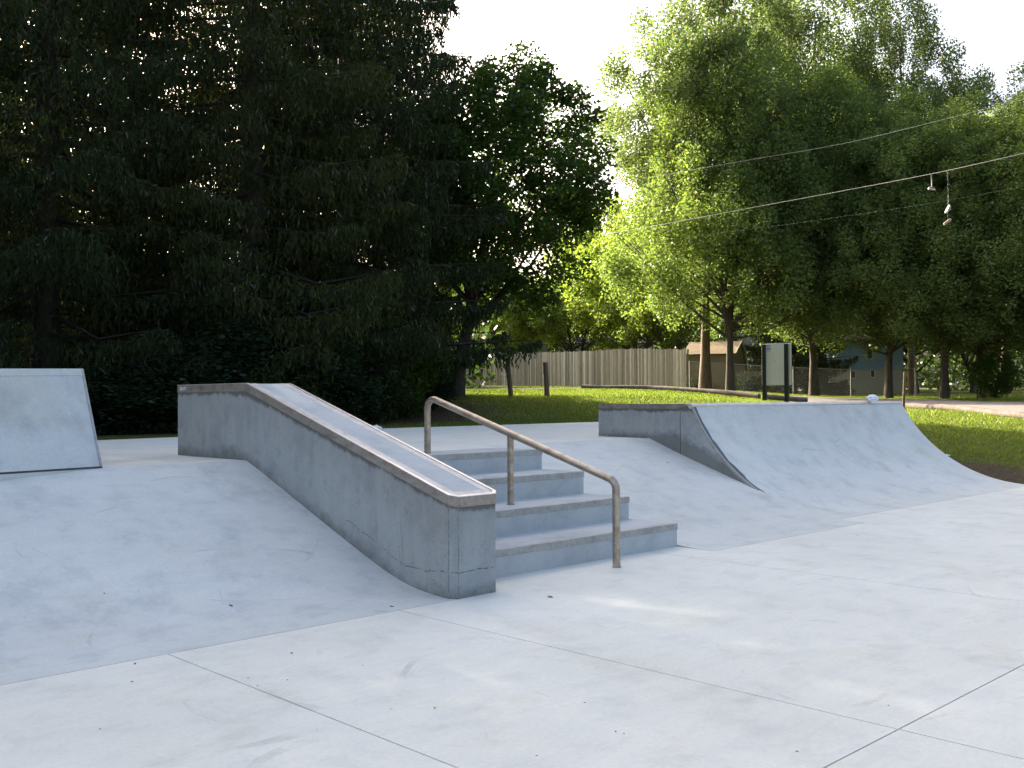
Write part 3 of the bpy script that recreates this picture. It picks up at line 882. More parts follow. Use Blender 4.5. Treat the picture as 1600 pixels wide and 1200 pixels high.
for i, (px, D, k, s) in enumerate(hid):
    p = gp(px, D)
    copy_tree(protos[k], (p.x, p.y, p.z-.05), i*1.3+.5, (s, s, s), 'spruce standing out of the photo beyond its left edge', GS)

# leaning maple
r = place('maple_tree', 712, 27.5, 'broad dark maple with leaning forked trunk beside the wooden fence', 'tree')
# local axes: camera-right is RH; lean the crown to the right
lx, ly = RH*1.6
make_tree(r, [(2.5, 1.8), (3.4, 2.9), (5.2, 3.3), (7.1, 2.85), (8.2, 2.0), (8.9, .9), (9.2, .2)], 330, 62000, .135, M['leafC'], M['barkd'], .21, .72, 5, (lx, ly), 30, (.34, .72), .25, None, 0, .10)

# pears and other broadleaf trees on the right
GR = 'broadleaf trees along the right side of the park'
pear = place('pear_tree', 1142, 42, 'bright sunlit pear tree with fanned limbs left of the notice board', 'tree', GR)
make_tree(pear, [(2.7, 2.4), (3.6, 3.8), (5.5, 4.5), (8.5, 4.3), (11.5, 3.4), (13.8, 2.2), (15.6, .7)], 640, 140000, .128, M['leafA'], M['bark'], .2, .8, 11, (0, 0), 34, (.28, .85), .3, [(0, 0), (.5, .2), (-.45, .3)], 0, .18, vert=1.25)
p = gp(1272, 43); pear2 = copy_tree(pear, p, 2.1, (.95, .95, .93), 'pear tree right of the notice board with pale streaked trunks', GR)
p = gp(1388, 41); copy_tree(pear, p, 4.0, (.9, .9, .80), 'shaded tree with thick multiple trunks in front of the blue house', GR)
oak = place('oak_tree', 1103, 44, 'tall loose-crowned tree with thick brown trunk behind the pear tree', 'tree', GR)
make_tree(oak, [(6, 1.5), (8, 3.4), (11, 4.6), (14, 4.4), (17, 3.0), (19, 1.0)], 260, 80000, .135, M['leafB'], M['barkr'], .21, .85, 17, (.6, 0), 34, (.4, 1.0), .3, None, 0, .22, vert=1.1)
def oakc(px, D, rz, s, lab): 
    p = gp(px, D); return copy_tree(oak, p, rz, s, lab, GR)
oakc(1425, 52, 2.0, (.85, .85, 1.12), 'tallest open-crowned tree rising behind the right hand trees')
oakc(1285, 56, 3.3, (1.15, 1.15, 1.3), 'tall pale crown showing above the dark conifer top')
oakc(1570, 47, 4.1, (1.0, 1.0, .78), 'loose tree with sky gaps at the upper right corner')
oakc(1670, 40, 0.7, (1.1, 1.1, .66), 'loose tree cut by the right edge of the photo')
p = gp(1476, 39); copy_tree(pear, p, 5.1, (.85, .85, .74), 'dark shaded tree behind the hanging shoes', GR)
p = gp(1534, 40); copy_tree(pear, p, 1.0, (.85, .85, .72), 'dark shaded tree left of the small sunlit shrub', GR)
p = gp(1640, 37); copy_tree(pear, p, 3.0, (.9, .9, .76), 'dark shaded tree at the extreme right edge', GR)
p = gp(1238, 52); copy_tree(protos[1], p, .4, (.8, .8, .92), 'dark conifer poking up between the sunlit broadleaf crowns', GR)
# low sunlit trees behind the wooden fence
low = place('garden_tree', 795, 66, 'low forked sunlit tree behind the left part of the wooden fence', 'tree', 'garden trees behind the fence')
make_tree(low, [(2.2, 2.0), (3.2, 3.8), (4.6, 4.2), (6.0, 3.2), (7.4, 1.2)], 150, 22000, .19, M['leafE'], M['bark'], .22, .7, 23, (0, 0), 20, (.5, .9), .3, [(.6, 0), (-.6, .2)], 0, .2)
def lowc(px, D, rz, s, lab):
    p = gp(px, D); copy_tree(low, p, rz, s, lab, 'garden trees behind the fence')
lowc(905, 64, 1.5, (1, 1, .95), 'low spreading tree behind the middle of the wooden fence')
lowc(1000, 60, 2.9, (1.1, 1.1, 1.25), 'garden tree in front of the white house left of the pear tree')
lowc(958, 72, 4.2, (1.2, 1.2, 1.75), 'taller sunlit tree in the gap between maple and pear')
lowc(690, 70, 5.2, (1.2, 1.2, 1.3), 'tree behind the fence seen through the maple trunk')
lowc(1430, 60, .6, (1.1, 1.1, 1.1), 'sunlit tree beyond the chain link fence at the right')
lowc(1520, 58, 1.8, (1.0, 1.0, 1.0), 'small sunlit tree between the two dark trunks at right')
lowc(1050, 56, 2.2, (.8, .8, .9), 'dark green tree directly behind the right end of the wooden fence')
lowc(150, 42, 2.2, (1.0, 1.0, .8), 'sunlit tree glimpsed through the gap between spruces at left')

# shrubs
sh = place('shrub', 612, 23.0, 'sunlit green shrub under the spruces beside the maple', 'shrub', 'shrubs under the spruces')
def make_shrub(root, r, h, n, leaf, mat, seed):
    rg = np.random.default_rng(seed); rr = random.Random(seed)
    C = rg.normal(size=(n, 3)); C /= np.linalg.norm(C, axis=1)[:, None]
    rad = rg.uniform(.2, 1, n)**.5*(1+.25*lump(C, seed))
    C = C*rad[:, None]*np.array([r, r, h*.5]); C[:, 2] += h*.5
    C[:, 2] = np.abs(C[:, 2]); V, Fq = quads(C, leaf*rg.uniform(.6, 1.3, n), .6, rg=rg)
    npobj('leaves', V, Fq, mat, root, world=False)
    TV, TF = [], []
    for k in range(16):
        a = rr.uniform(0, 6.3); e = (math.cos(a)*r*.7, math.sin(a)*r*.7, h*rr.uniform(.5, .95))
        v, f = tube_arrays([(0, 0, -.1), (e[0]*.4, e[1]*.4, e[2]*.55), e], [.025, .016, .005], 5); q_ = len(TV)
        TV.extend(v); TF.extend([tuple(i+q_ for i in x) for x in f])
    npobj('stems', [tuple(v) for v in TV], TF, M['barkd'], root, world=False)
make_shrub(sh, 1.2, 2.4, 9000, .10, M['leafD'], 3)
dk_ = place('shrub', 505, 21.5, 'dark shaded shrub behind the middle of the ledge slope', 'shrub', 'shrubs under the spruces')
make_shrub(dk_, 1.0, 2.0, 9000, .08, M['leaf_shade'], 13)
def shc(px, D, rz, s, lab, grp='shrubs under the spruces', src=None):
    p = gp(px, D); copy_tree(src or (dk_ if D < 25 else sh), p, rz, s, lab, grp)
shc(660, 24.5, 1, (.9, .9, .8), 'dark shrub at the foot of the leaning maple')
shc(540, 21.0, 2, (1.3, 1.3, .75), 'low dark shrub behind the ledge slope')
shc(470, 19.5, 3, (1.5, 1.5, .9), 'dark shrub behind the top of the ledge')
shc(360, 18.5, 4, (1.7, 1.7, 1.0), 'dark bushy shrub behind the flat end of the ledge')
shc(265, 17.5, 5, (1.6, 1.6, .7), 'dark shrub left of the ledge behind the deck')
shc(170, 16.8, 6, (1.5, 1.5, .5), 'dark shrub behind the deck beside the wedge ramp')
shc(60, 17.2, .5, (1.7, 1.7, .55), 'dark shrub hidden low behind the wedge ramp')
shc(120, 30, .9, (2.6, 2.6, 1.2), 'sunlit shrub seen beyond the spruces through the left gap')
shc(230, 32, 1.9, (2.6, 2.6, 1.0), 'shrub beyond the spruces right of the left gap')
shc(1553, 38, 2.5, (.8, .8, .75), 'small yellow green shrub by the chain link fence at right', 'shrubs by the chain link fence')
shc(1172, 46, 2.2, (.8, .8, .5), 'dark brush pile shrub beside the tan shed', 'shrubs by the chain link fence', src=dk_)
shc(1310, 46, 1.2, (.7, .7, .35), 'low shrub by the chain link fence right of the notice board', 'shrubs by the chain link fence', src=dk_)
shc(1090, 45.4, 4.2, (.45, .45, .3), 'low shrub in front of the tan shed', 'shrubs by the chain link fence', src=dk_)

# far woods: one mass of foliage closing the background
def woods():
    rg = np.random.default_rng(77); Cs = []
    def band(x0, x1, D0, D1, h, n, seed):
        px = rg.uniform(x0, x1, n); D = rg.uniform(D0, D1, n)
        base = CAM[:2]+FH*D[:, None]+RH*(((px-800)/F)*D)[:, None]
        top = h*(.75+.25*np.sin(px*.017+seed)+.12*np.sin(px*.051+seed*2))
        zc = ground(base[:, 0], base[:, 1])+top*rg.uniform(0, 1, n)**.8
        cl = rg.normal(0, .5, (n, 3))
        Cs.append(np.column_stack([base, zc])+cl)
    band(-2200, 760, 40, 62, 5.5, 60000, .4)
    band(700, 1060, 84, 110, 9, 26000, 1.0)
    band(1050, 2300, 66, 90, 11, 60000, 2.0)
    C = np.vstack(Cs); V, Fq = quads(C, rg.uniform(.28, .5, len(C)), .7, rg=rg)
    tag(npobj('distant_woods', V, Fq, M['wood']), kind='stuff', label='mass of woodland closing the view behind the park', cat='woods')
woods()

# undergrowth under the spruces: a low tangle
def undergrowth():
    rg = np.random.default_rng(5); n = 60000
    px = rg.uniform(-900, 700, n); t = rg.uniform(0, 1, n)
    D = np.interp(px, [-900, 0, 300, 560, 700], [11.0, 15.2, 16.5, 20.5, 25.5])+t*6.0
    b = CAM[:2]+FH*D[:, None]+RH*(((px-800)/F)*D)[:, None]
    ok = b[:, 1] > deck_far(b[:, 0])+.5
    b = b[ok]; t = t[ok]
    z = ground(b[:, 0], b[:, 1])+rg.uniform(0, 1, len(b))**1.7*(.15+.75*t)
    V, Fq = quads(np.column_stack([b, z]), rg.uniform(.06, .14, len(b)), .5, rg=rg)
    tag(npobj('undergrowth', V, Fq, M['leaf_shade']), kind='stuff', label='low tangled undergrowth beneath the spruces', cat='undergrowth')
undergrowth()

# grass blades
def grass():
    rg = np.random.default_rng(9); n = 420000
    px = rg.uniform(480, 1780, n); D = 14.5+rg.uniform(0, 1, n)**.85*33
    b = CAM[:2]+FH*D[:, None]+RH*(((px-800)/F)*D)[:, None]
    x, y = b[:, 0], b[:, 1]
    ok = ~((x > -16) & (x < 12.3) & (y < deck_far(x)+.02) & ((y > 3.6) | (x < 11.3)))
    ok &= ~((x < 14.6) & (y < -.5)) & ~in_road(px, D)
    bf = bare_f(x, y)
    ok &= (bf+rg.uniform(-.3, .3, n)) < .5
    x, y, D = x[ok], y[ok], D[ok]; m = len(x)
    z = ground(x, y)
    h = rg.uniform(.018, .045, m)*(1+D/60); a = rg.uniform(0, 6.283, m); w = .006+D*.00035
    dx, dy = np.cos(a)*w, np.sin(a)*w
    tx, ty = rg.normal(0, .018, m), rg.normal(0, .018, m)
    V = np.stack([np.stack([x-dx, y-dy, z-.01], 1), np.stack([x+dx, y+dy, z-.01], 1), np.stack([x+tx, y+ty, z+h], 1)], 1).reshape(-1, 3)
    tag(npobj('grass', V, np.arange(3*m).reshape(m, 3), M['blade']), kind='stuff', label='short mown grass around the skate park', cat='grass')
ROADS = [([(640, 37.6), (720, 37.6), (800, 37.2), (880, 36.6), (960, 36.6), (1000, 37.0)], 2.2, 'gravel_path'),
         ([(1240, 31.5), (1300, 30.5), (1400, 28.3), (1500, 25.6), (1600, 22.6), (1760, 20.0), (2000, 18.0)], 10.5, 'gravel_road')]
def in_road(px, D):
    r = np.zeros(len(px), bool)
    for pts, wd, _ in ROADS:
        d0 = np.interp(px, [a for a, b in pts], [b for a, b in pts])
        r |= (px > pts[0][0]) & (px < pts[-1][0]) & (D > d0) & (D < d0+wd)
    return r
grass()
for pts, wd, nm in ROADS:
    pxs = np.linspace(pts[0][0], pts[-1][0], 60); d0 = np.interp(pxs, [a for a, b in pts], [b for a, b in pts])
    V = []; Fq = []; K = 12
    for i, (a, d) in enumerate(zip(pxs, d0)):
        for k in range(K+1):
            D = d+wd*k/K; b = CAM[:2]+FH*D+RH*((a-800)/F*D); V.append((b[0], b[1], gz(b[0], b[1])+.035))
    for i in range(len(pxs)-1):
        for k in range(K):
            q = i*(K+1)+k; Fq.append((q, q+1, q+K+2, q+K+1))
    tag(npobj(nm, V, Fq, M['gravel'], smooth=True), kind='structure')

# ------------------------------------------------------------------ posts, logs, fences, board
def wood_post(px0, py0, px1, D, r, lab, wname='timber_post'):
    p = gp(px1, D); q = at(px0, py0, D)
    bm = bmesh.new(); P0 = Vector((p.x, p.y, p.z-.15)); P1 = Vector(q)
    n = 9; path = [P0.lerp(P1, i/(n-1)) for i in range(n)]
    tube_bm(bm, path, [r*(1.03-.05*i/(n-1)) for i in range(n)], 14, wob=.05, seed=int(px0))
    tag(bmobj(wname, bm, M['post'], smooth=True, angle=50), lab, 'post', 'short timber posts on the grass')
wood_post(793, 562, 799, 27.5, .068, 'short dark timber post leaning to the left')
wood_post(852, 566, 855, 27.5, .072, 'short upright timber post with pale left side')
wood_post(1414, 581, 1411, 27.0, .036, 'thin timber stake beside the right hand log')

def make_log(path, r, lab, seed):
    P = [gp(*q) for q in path]; P = [p+Vector((0, 0, r*.85)) for p in P]
    pts = []
    for a, b in zip(P[:-1], P[1:]):
        n = max(3, int((b-a).length/.35))
        pts += [a.lerp(b, i/n) for i in range(n)]
    pts.append(P[-1]); rr = random.Random(seed)
    bm = bmesh.new()
    tube_bm(bm, [p+Vector((0, 0, rr.uniform(-.012, .012))) for p in pts], [r*rr.uniform(.92, 1.08) for _ in pts], 12, wob=.07, seed=seed)
    tag(bmobj('log_barrier', bm, M['log'], smooth=True, angle=50), lab, 'log', 'logs laid along the edge of the gravel')
make_log([(910, 36.0), (1010, 34.8), (1100, 33.2), (1186, 31.6)], .10, 'long weathered log lying on the grass left of the notice board', 2)
make_log([(1192, 31.4), (1262, 31.0)], .11, 'short weathered log lying behind the notice board', 3)
make_log([(1404, 28.0), (1500, 25.2), (1600, 22.2), (1740, 19.6)], .085, 'long weathered log along the gravel road at the right edge', 4)

# wooden stockade fence
def stockade():
    A = Vector(at(1073, 607, 46.5)); B = Vector(at(640, 600, 64.0)); A.z = gz(A.x, A.y); B.z = gz(B.x, B.y)
    root = empty('wooden_fence', A, 'long grey stockade fence of narrow weathered vertical pickets', 'fence')
    d = Vector((B.x-A.x, B.y-A.y, 0)); Ln = d.length; d.normalize(); nrm_ = Vector((d.y, -d.x, 0))
    rr = random.Random(8); bm = bmesh.new(); s = 0
    while s < Ln:
        w = rr.uniform(.075, .115); c = A+d*(s+w/2); z0 = gz(c.x, c.y)+.02
        h = 1.83+rr.uniform(-.03, .035); th = .02+rr.uniform(0, .012); off = rr.uniform(-.008, .008)
        tl = rr.uniform(-.008, .008)
        pr = [(-w/2+.003, 0), (w/2-.003, 0), (w/2-.003+tl, h-.05), (tl, h), (-w/2+.003+tl, h-.05)]
        f = [bm.verts.new(Vector((c.x, c.y, z0))+d*a+Vector((0, 0, b))+nrm_*(off-th)) for a, b in pr]
        g = [bm.verts.new(Vector((c.x, c.y, z0))+d*a+Vector((0, 0, b))+nrm_*(off+th*0)) for a, b in pr]
        bm.faces.new(f); bm.faces.new(g[::-1])
        for k in range(5): bm.faces.new((f[k], f[(k+1) % 5], g[(k+1) % 5], g[k]))
        s += w
    bmobj('picket_panel', bm, M['fence'], root)
    for h in (.35, 1.0, 1.6):
        bm = bmesh.new(); P = []
        for k in range(12):
            c = A+d*Ln*k/11+nrm_*.03; P.append((c.x, c.y, gz(c.x, c.y)+h))
        tube_bm(bm, P, .035, 6); bmobj('back_rail', bm, M['fence'], root)
    for k in range(0, 11):
        c = A+d*(Ln*k/10)+nrm_*.08; bm = bmesh.new()
        tube_bm(bm, [(c.x, c.y, gz(c.x, c.y)-.2), (c.x, c.y, gz(c.x, c.y)+1.85)], .05, 8)
        bmobj('post', bm, M['fence'], root)
stockade()

# chain link fence
def chainlink(pts, lab, h=1.2, posts=()):
    P = [gp(*q) for q in pts]
    root = empty('chain_link_fence', P[0], lab, 'fence', 'chain link fences behind the park')
    bm = bmesh.new(); tube_bm(bm, [p+Vector((0, 0, h)) for p in P], .022, 8); bmobj('top_rail', bm, M['galv'], root, smooth=True)
    for a, b in zip(P[:-1], P[1:]):
        L_ = (b-a).length; n = max(1, int(L_/3.0))
        for i in range(n+1):
            if i == n and b is not P[-1]: continue
            c = a.lerp(b, i/n); bm = bmesh.new(); tube_bm(bm, [c-Vector((0, 0, .1)), c+Vector((0, 0, h+.05))], .032, 8)
            bmobj('post', bm, M['galv'], root, smooth=True)
    bm = bmesh.new()   # diamond mesh of thin wires
    for a, b in zip(P[:-1], P[1:]):
        L_ = (b-a).length; step = .14; n = int(L_/step); k = h/1.0
        for i in range(-int(h/step), n):
            for sg in (1, -1):
                s0, s1 = i*step, i*step+h; z0, z1 = (.02, h) if sg > 0 else (h, .02)
                lo_ = max(0, s0); hi_ = min(L_, s1)
                if hi_ <= lo_: continue
                fa, fb = (lo_-s0)/h, (hi_-s0)/h
                pa = a.lerp(b, lo_/L_)+Vector((0, 0, z0+(z1-z0)*fa)); pb = a.lerp(b, hi_/L_)+Vector((0, 0, z0+(z1-z0)*fb))
                tube_bm(bm, [pa, pb], .0017, 3, caps=False)
    bmobj('wire_mesh', bm, M['galv'], root)
chainlink([(1078, 44.8), (1240, 44.0), (1330, 43.5), (1430, 43.5)], 'chain link fence in front of the shed and blue house')
chainlink([(1432, 43.4), (1600, 42.5), (1760, 42.0)], 'chain link fence behind the gravel road at the right', 1.0)

# notice board
def board():
    a = gp(1195, 30); b = gp(1229.5, 29.6)
    zt_ = at(1195, 537, 30)[2]
    root = empty('notice_board', (a+b)/2, 'blank grey notice board on two dark green posts behind the quarter pipe', 'sign')
    d = (b-a); d.z = 0; L_ = d.length; d.normalize(); n_ = Vector((-d.y, d.x, 0))
    if n_.dot(Vector((*FH, 0))) < 0: n_ = -n_
    def obox(name, s0, s1, z0, z1, t0, t1, mat, bev=.004):
        bm = bmesh.new(); vs = []
        for z in (z0, z1):
            for s in (s0, s1):
                for t in (t0, t1): vs.append(bm.verts.new(Vector((a.x, a.y, z))+d*s+n_*t))
        for f in ((0, 1, 3, 2), (4, 6, 7, 5), (0, 4, 5, 1), (2, 3, 7, 6), (0, 2, 6, 4), (1, 5, 7, 3)): bm.faces.new([vs[i] for i in f])
        return bmobj(name, bm, mat, root, bevel=bev)
    pw = .055
    obox('post', -pw, pw, min(a.z, b.z)-.4, zt_-.03, -.06, .05, M['black']); obox('post', L_-pw, L_+pw, min(a.z, b.z)-.4, zt_-.03, -.06, .05, M['black'])
    zb = at(1210, 602, 30)[2]
    obox('panel', pw+.003, L_-pw-.003, zb, zt_, -.03, .0, M['board'])
    obox('frame', -pw-.03, L_+pw+.06, zt_-.028, zt_, .052, .12, M['trim'])
    obox('frame', L_+pw+.003, L_+pw+.06, zb, zt_-.03, .0, .1, M['trim'])
    obox('frame', -pw-.03, -pw-.003, zb, zt_-.03, .0, .1, M['trim'])
    # faded printed notice, top left: pale label with blue blocks
    obox('notice', pw+.01, pw+.17, zt_-.25, zt_-.03, -.032, -.0305, M['trim'], 0)
    for z0, z1, s1 in ((.05, .085, .13), (.13, .175, .15), (.205, .215, .12)):
        obox('notice_print', pw+.02, pw+s1, zt_-z1, zt_-z0, -.0345, -.0325, M['blue'], 0)
    obox('bolt', L_/2-.012, L_/2+.012, zt_-.53, zt_-.505, -.036, -.0305, M['galv'], 0)
board()

# ------------------------------------------------------------------ buildings
def house(name, px0, px1, D, ptop, pbase, depth, roofh, mat, roofmat, lab, wins=(), lower=None, gamb=False, ridge_along=True, base_low=1.0):
    a = Vector(at(px0, 620, D)); b = Vector(at(px1, 620, D)); za = min(gz(a.x, a.y), gz(b.x, b.y))-.2
    ztop = at((px0+px1)/2, ptop, D)[2]
    root = empty(name, (a.x, a.y, za), lab, 'shed' if gamb else 'house')
    d = b-a; d.z = 0; L_ = d.length; d.normalize(); n_ = Vector((*FH, 0))
    def pt(s, t, z): return Vector((a.x, a.y, 0))+d*s+n_*t+Vector((0, 0, z))
    def obox(nm, s0, s1, t0, t1, z0, z1, m_, bev=0):
        bm = bmesh.new(); vs = [bm.verts.new(pt(s, t, z)) for z in (z0, z1) for s in (s0, s1) for t in (t0, t1)]
        for f in ((0, 1, 3, 2), (4, 6, 7, 5), (0, 4, 5, 1), (2, 3, 7, 6), (0, 2, 6, 4), (1, 5, 7, 3)): bm.faces.new([vs[i] for i in f])
        return bmobj(nm, bm, m_, root, bevel=bev)
    zl = za
    if lower:
        zl = at(px0, lower[0], D)[2]; obox('lower_wall', .03, L_-.03, .03, depth-.03, za, zl, lower[1])
    obox('wall', 0, L_, 0, depth, zl, ztop, mat)
    # roof with eaves, ridge parallel to the front
    e = .35; bm = bmesh.new()
    pr = [(-e, ztop-.08), (depth/2, ztop+roofh), (depth+e, ztop-.08), (depth+e, ztop+.06), (depth/2, ztop+roofh+.16), (-e, ztop+.06)]
    A1 = [bm.verts.new(pt(-e, t, z)) for t, z in pr]; B1 = [bm.verts.new(pt(L_+e, t, z)) for t, z in pr]
    bm.faces.new(A1[::-1]); bm.faces.new(B1)
    for i in range(6): bm.faces.new((A1[i], A1[(i+1) % 6], B1[(i+1) % 6], B1[i]))
    bmobj('roof', bm, roofmat, root)
    bm = bmesh.new()
    for s in (.02, L_-.02):
        vs = [bm.verts.new(pt(s, 0, ztop)), bm.verts.new(pt(s, depth, ztop)), bm.verts.new(pt(s, depth/2, ztop+roofh-.02))]; bm.faces.new(vs)
        e_ = bmesh.ops.extrude_face_region(bm, geom=[bm.faces[:][-1]]) if False else None
    bmobj('gable', bm, mat, root)
    for (x0, y0, x1, y1) in wins:
        s0 = (at(x0, 600, D)-at(px0, 600, D))@np.array([d.x, d.y, 0]); s1 = (at(x1, 600, D)-at(px0, 600, D))@np.array([d.x, d.y, 0])
        z1 = at(x0, y0, D)[2]; z0 = at(x0, y1, D)[2]
        w = obox('window', s0-.06, s1+.06, -.03, .01, z0-.06, z1+.06, M['trim'])
        g = obox('pane', s0, s1, -.036, -.031, z0, z1, M['glass']); 
        g.parent = w; g.matrix_parent_inverse = Matrix.Identity(4)
    return root, d, n_, pt, L_, ztop
def fixchild():
    pass
house('blue_house', 1296, 1412, 58, 532, 600, 7, 2.0, M['sidblue'], M['roof'], 'pale blue two storey house behind the chain link fence', wins=((1355, 541, 1363, 560), (1330, 580, 1336, 590), (1361, 579, 1366, 589)), lower=(578, M['cream']))
house('grey_house', 700, 856, 80, 531, 600, 8, 1.6, M['sidgrey'], M['roofdark'], 'dark grey house behind the left part of the wooden fence', wins=((770, 533, 778, 545),))
house('white_house', 872, 1016, 82, 537, 600, 8, 1.5, M['sidwhite'], M['roofdark'], 'white house behind the middle of the wooden fence', wins=((972, 539, 985, 551), (912, 545, 926, 551)))
house('pale_blue_garage', 1176, 1232, 60, 545, 600, 6, 1.2, M['sidblue'], M['roofdark'], 'small pale blue outbuilding between the shed and notice board', wins=((1181, 549, 1184, 556), (1186, 558, 1194, 561)))
def shed():
    D = 48.0
    a = Vector(at(1147, 620, D)); a.z = gz(a.x, a.y)-.1
    root = empty('garden_shed', a, 'tan garden shed with brown gambrel roof behind the chain link fence', 'shed')
    d = Vector((*RH, 0)); n_ = Vector((*FH, 0))
    # gable end faces us slightly; long side runs to the left
    gx = (d*.44+n_*.90).normalized()   # along the gable end
    lx_ = (-d*.90+n_*.44).normalized() # along the long side, away to the left
    H_, W_, Lg = 1.35, 2.4, 2.4
    zt_ = at(1160, 534, D)[2]-a.z
    prof = [(0, 0), (0, zt_*.76), (W_*.14, zt_*.83), (W_*.5, zt_), (W_*.80, zt_*.80), (W_, zt_*.42), (W_*1.02, 0)]
    bm = bmesh.new(); base = Vector((a.x, a.y, a.z))
    f = [bm.verts.new(base+gx*s+Vector((0, 0, z))) for s, z in prof]; g = [bm.verts.new(base+gx*s+Vector((0, 0, z))+lx_*Lg) for s, z in prof]
    bm.faces.new(f); bm.faces.new(g[::-1])
    for i in range(7): bm.faces.new((f[i], f[(i+1) % 7], g[(i+1) % 7], g[i]))
    bmobj('wall', bm, M['shed'], root)
    bm = bmesh.new(); rp = prof[1:-1]
    def off(p, k): 
        c = Vector((W_/2, zt_*.55)); v = Vector(p)-c; return (p[0]+v.x/v.length*k, p[1]+v.y/v.length*k)
    o_ = [off(p, .10) for p in rp]; i_ = [off(p, .012) for p in rp]
    for (e0_, e1_) in ((-.10, Lg+.1),):
        F1 = [bm.verts.new(base+gx*s+Vector((0, 0, z))+lx_*e0_) for s, z in o_+i_[::-1]]
        F2 = [bm.verts.new(base+gx*s+Vector((0, 0, z))+lx_*e1_) for s, z in o_+i_[::-1]]
        n = len(F1)
        bm.faces.new(F1); bm.faces.new(F2[::-1])
        for i in range(n): bm.faces.new((F1[i], F1[(i+1) % n], F2[(i+1) % n], F2[i]))
    bmobj('roof', bm, M['roofbrown'], root)
    bm = bmesh.new()
    for p0, p1 in zip(o_[:-1], o_[1:]):
        A1 = base+gx*p0[0]+Vector((0, 0, p0[1]))-lx_*.115; B1 = base+gx*p1[0]+Vector((0, 0, p1[1]))-lx_*.115
        tube_bm(bm, [A1, B1], .035, 6)
    bmobj('rake_trim', bm, M['trim'], root)
M['roofbrown'] = plain('brown_shingles', (.22, .16, .10), .9, var=.3, scale=10)
shed()

# ------------------------------------------------------------------ wires and hanging shoes
def wire(pts, lab, r=.014, sag=.0):
    P = [Vector(at(*q)) for q in pts]; path = []
    for i in range(41):
        t = i/40*(len(P)-1); k = min(int(t), len(P)-2); path.append(P[k].lerp(P[k+1], t-k))
    for _ in range(6): path[1:-1] = [(path[i-1]+path[i]*2+path[i+1])/4 for i in range(1, len(path)-1)]
    bm = bmesh.new(); tube_bm(bm, path, r, 6)
    tag(bmobj('overhead_wire', bm, M['wire'], smooth=True), lab, 'wire', 'overhead wires crossing in front of the right hand trees')
wire([(940, 367, 39), (1019, 354, 37), (1194, 321, 34), (1330, 296, 32), (1456, 272, 30), (1556, 250, 28.5), (1700, 216, 27), (2100, 110, 24)], 'lower thick overhead wire with shoes hanging from it', .0095)
wire([(1010, 279, 38), (1100, 262, 36), (1320, 225, 33), (1450, 193, 31), (1700, 130, 28), (2100, 10, 25)], 'upper overhead wire running above the one with shoes', .006)
wire([(1090, 368, 38), (1230, 351, 35), (1456, 318, 31), (1700, 272, 28), (2100, 180, 25)], 'faint thin lowest overhead wire', .0015)

def shoe_mesh(bm, Mx):
    rings = []
    secs = [(0, .030, .035), (.03, .042, .055), (.09, .040, .085), (.14, .042, .060), (.20, .050, .045), (.25, .045, .038), (.285, .020, .028)]
    for x, w, h in secs:
        ring = []
        for k in range(10):
            a = 2*math.pi*k/10; ring.append(bm.verts.new(Mx @ Vector((x, w*math.cos(a), max(0, h*(.5+.55*math.sin(a)))))))
        rings.append(ring)
    for r0, r1 in zip(rings[:-1], rings[1:]):
        for k in range(10): bm.faces.new((r0[k], r0[(k+1) % 10], r1[(k+1) % 10], r1[k]))
    bm.faces.new(rings[0][::-1]); bm.faces.new(rings[-1])
def hanging_shoe(px, py, D, ey, lab, wire_y, lace_r=.006, s=1.0):
    p = Vector(at(px, py, D)); root = empty('hanging_shoe', p, lab, 'shoe', 'old shoes dangling from the wire')
    M1 = Matrix.Translation(p) @ Matrix.Rotation(-YAW, 4, 'Z') @ Matrix.Rotation(ey[2], 4, 'Z') @ Matrix.Rotation(ey[1], 4, 'Y') @ Matrix.Rotation(ey[0], 4, 'X') @ Matrix.Scale(s, 4) @ Matrix.Translation((-.14, 0, -.03))
    bm = bmesh.new(); shoe_mesh(bm, M1); bmobj('upper', bm, M['shoe'], root, smooth=True, angle=60)
    bm = bmesh.new()
    outl = [(-.005, .028), (.05, .043), (.12, .038), (.20, .052), (.26, .042), (.295, 0), (.26, -.042), (.20, -.052), (.12, -.038), (.05, -.043), (-.005, -.028)]
    t_ = [bm.verts.new(M1 @ Vector((x, y, .002))) for x, y in outl]; b_ = [bm.verts.new(M1 @ Vector((x, y, -.03))) for x, y in outl]
    bm.faces.new(t_); bm.faces.new(b_[::-1]); n = len(outl)
    for i in range(n): bm.faces.new((b_[i], b_[(i+1) % n], t_[(i+1) % n], t_[i]))
    bmobj('sole', bm, M['shoesole'], root)
    q_ = Vector(at(px-1, wire_y, D)); bm = bmesh.new()
    tube_bm(bm, [p+Vector((0, 0, .04)), p.lerp(q_, .5)+Vector((.02, 0, 0)), q_], lace_r, 5); bmobj('lace', bm, M['wire'], root)
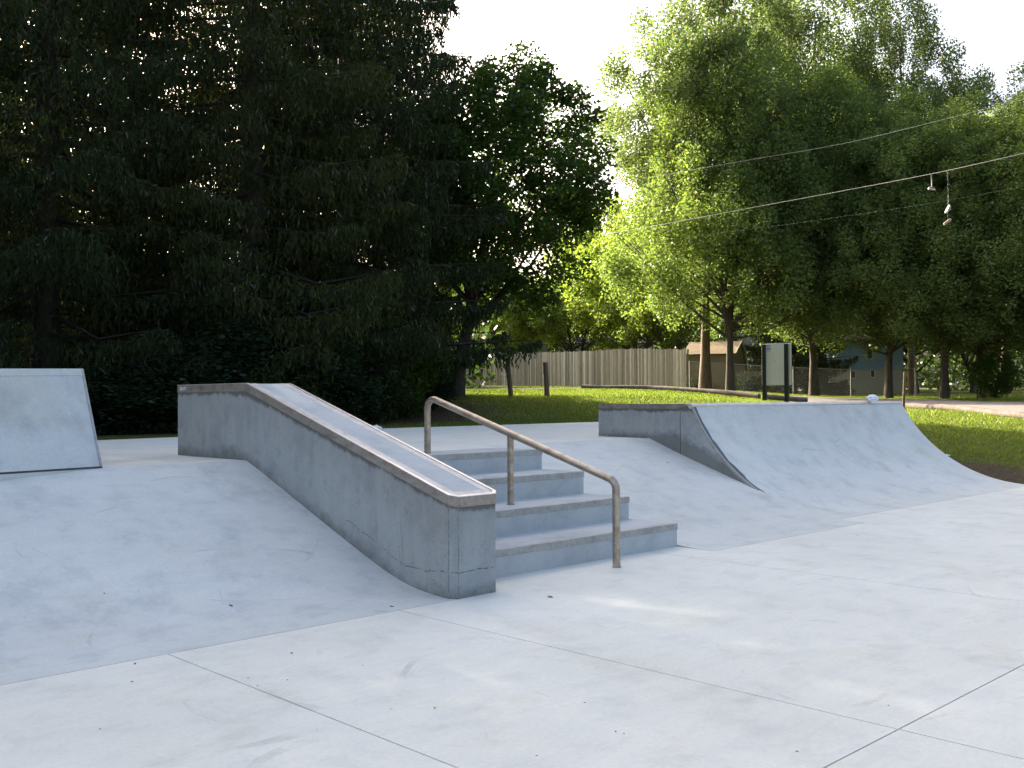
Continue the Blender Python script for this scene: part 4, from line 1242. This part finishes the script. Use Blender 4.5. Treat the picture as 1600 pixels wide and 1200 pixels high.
hanging_shoe(1456, 294, 30, (0, .1, .2), 'shoe hanging level close under the wire on thick pale laces', 273, .018, .8)
hanging_shoe(1482, 328, 29.6, (0, 2.1, .3), 'shoe dangling toe down below the wire on a long lace', 267, .003, .95)
hanging_shoe(1481, 346, 29.6, (1.4, -.6, 0), 'lowest shoe tilted on its side below the wire', 267, .003, .9)

# ------------------------------------------------------------------ light, sky, camera
SUN_AZ = R(5); SUN_EL = R(23)     # azimuth from +Y towards +X
sd = Vector((math.sin(SUN_AZ)*math.cos(SUN_EL), math.cos(SUN_AZ)*math.cos(SUN_EL), math.sin(SUN_EL)))
su = bpy.data.lights.new('sun', 'SUN'); su.energy = 5.0; su.angle = R(.5); su.color = (1, .90, .74)
so = bpy.data.objects.new('sun', su); col.objects.link(so); so.rotation_euler = sd.to_track_quat('Z', 'Y').to_euler()
w = bpy.data.worlds.new('World'); sc.world = w; w.use_nodes = True
nt = w.node_tree; bg = nt.nodes['Background']
sky = nt.nodes.new('ShaderNodeTexSky'); sky.sky_type = 'NISHITA'; sky.sun_disc = False
sky.sun_elevation = SUN_EL; sky.sun_rotation = SUN_AZ; sky.air_density = .8; sky.dust_density = 10.0; sky.ozone_density = .8
nt.links.new(sky.outputs[0], bg.inputs[0]); bg.inputs[1].default_value = .15
cd = bpy.data.cameras.new('camera'); co = bpy.data.objects.new('camera', cd); col.objects.link(co)
cd.sensor_width = 36; cd.lens = 36*F/1600; cd.clip_end = 3000; cd.clip_start = .05
mw = Matrix(((RT[0], UP[0], -FW[0], CAM[0]), (RT[1], UP[1], -FW[1], CAM[1]), (RT[2], UP[2], -FW[2], CAM[2]), (0, 0, 0, 1)))
co.matrix_world = mw; sc.camera = co
sc.view_settings.view_transform = 'Standard'; sc.view_settings.look = 'None'; sc.view_settings.gamma = 1
sc.view_settings.exposure = 2.15
sc.render.resolution_x = 1024; sc.render.resolution_y = 768
sc.cycles.max_bounces = 6; sc.cycles.transmission_bounces = 4; sc.cycles.diffuse_bounces = 3
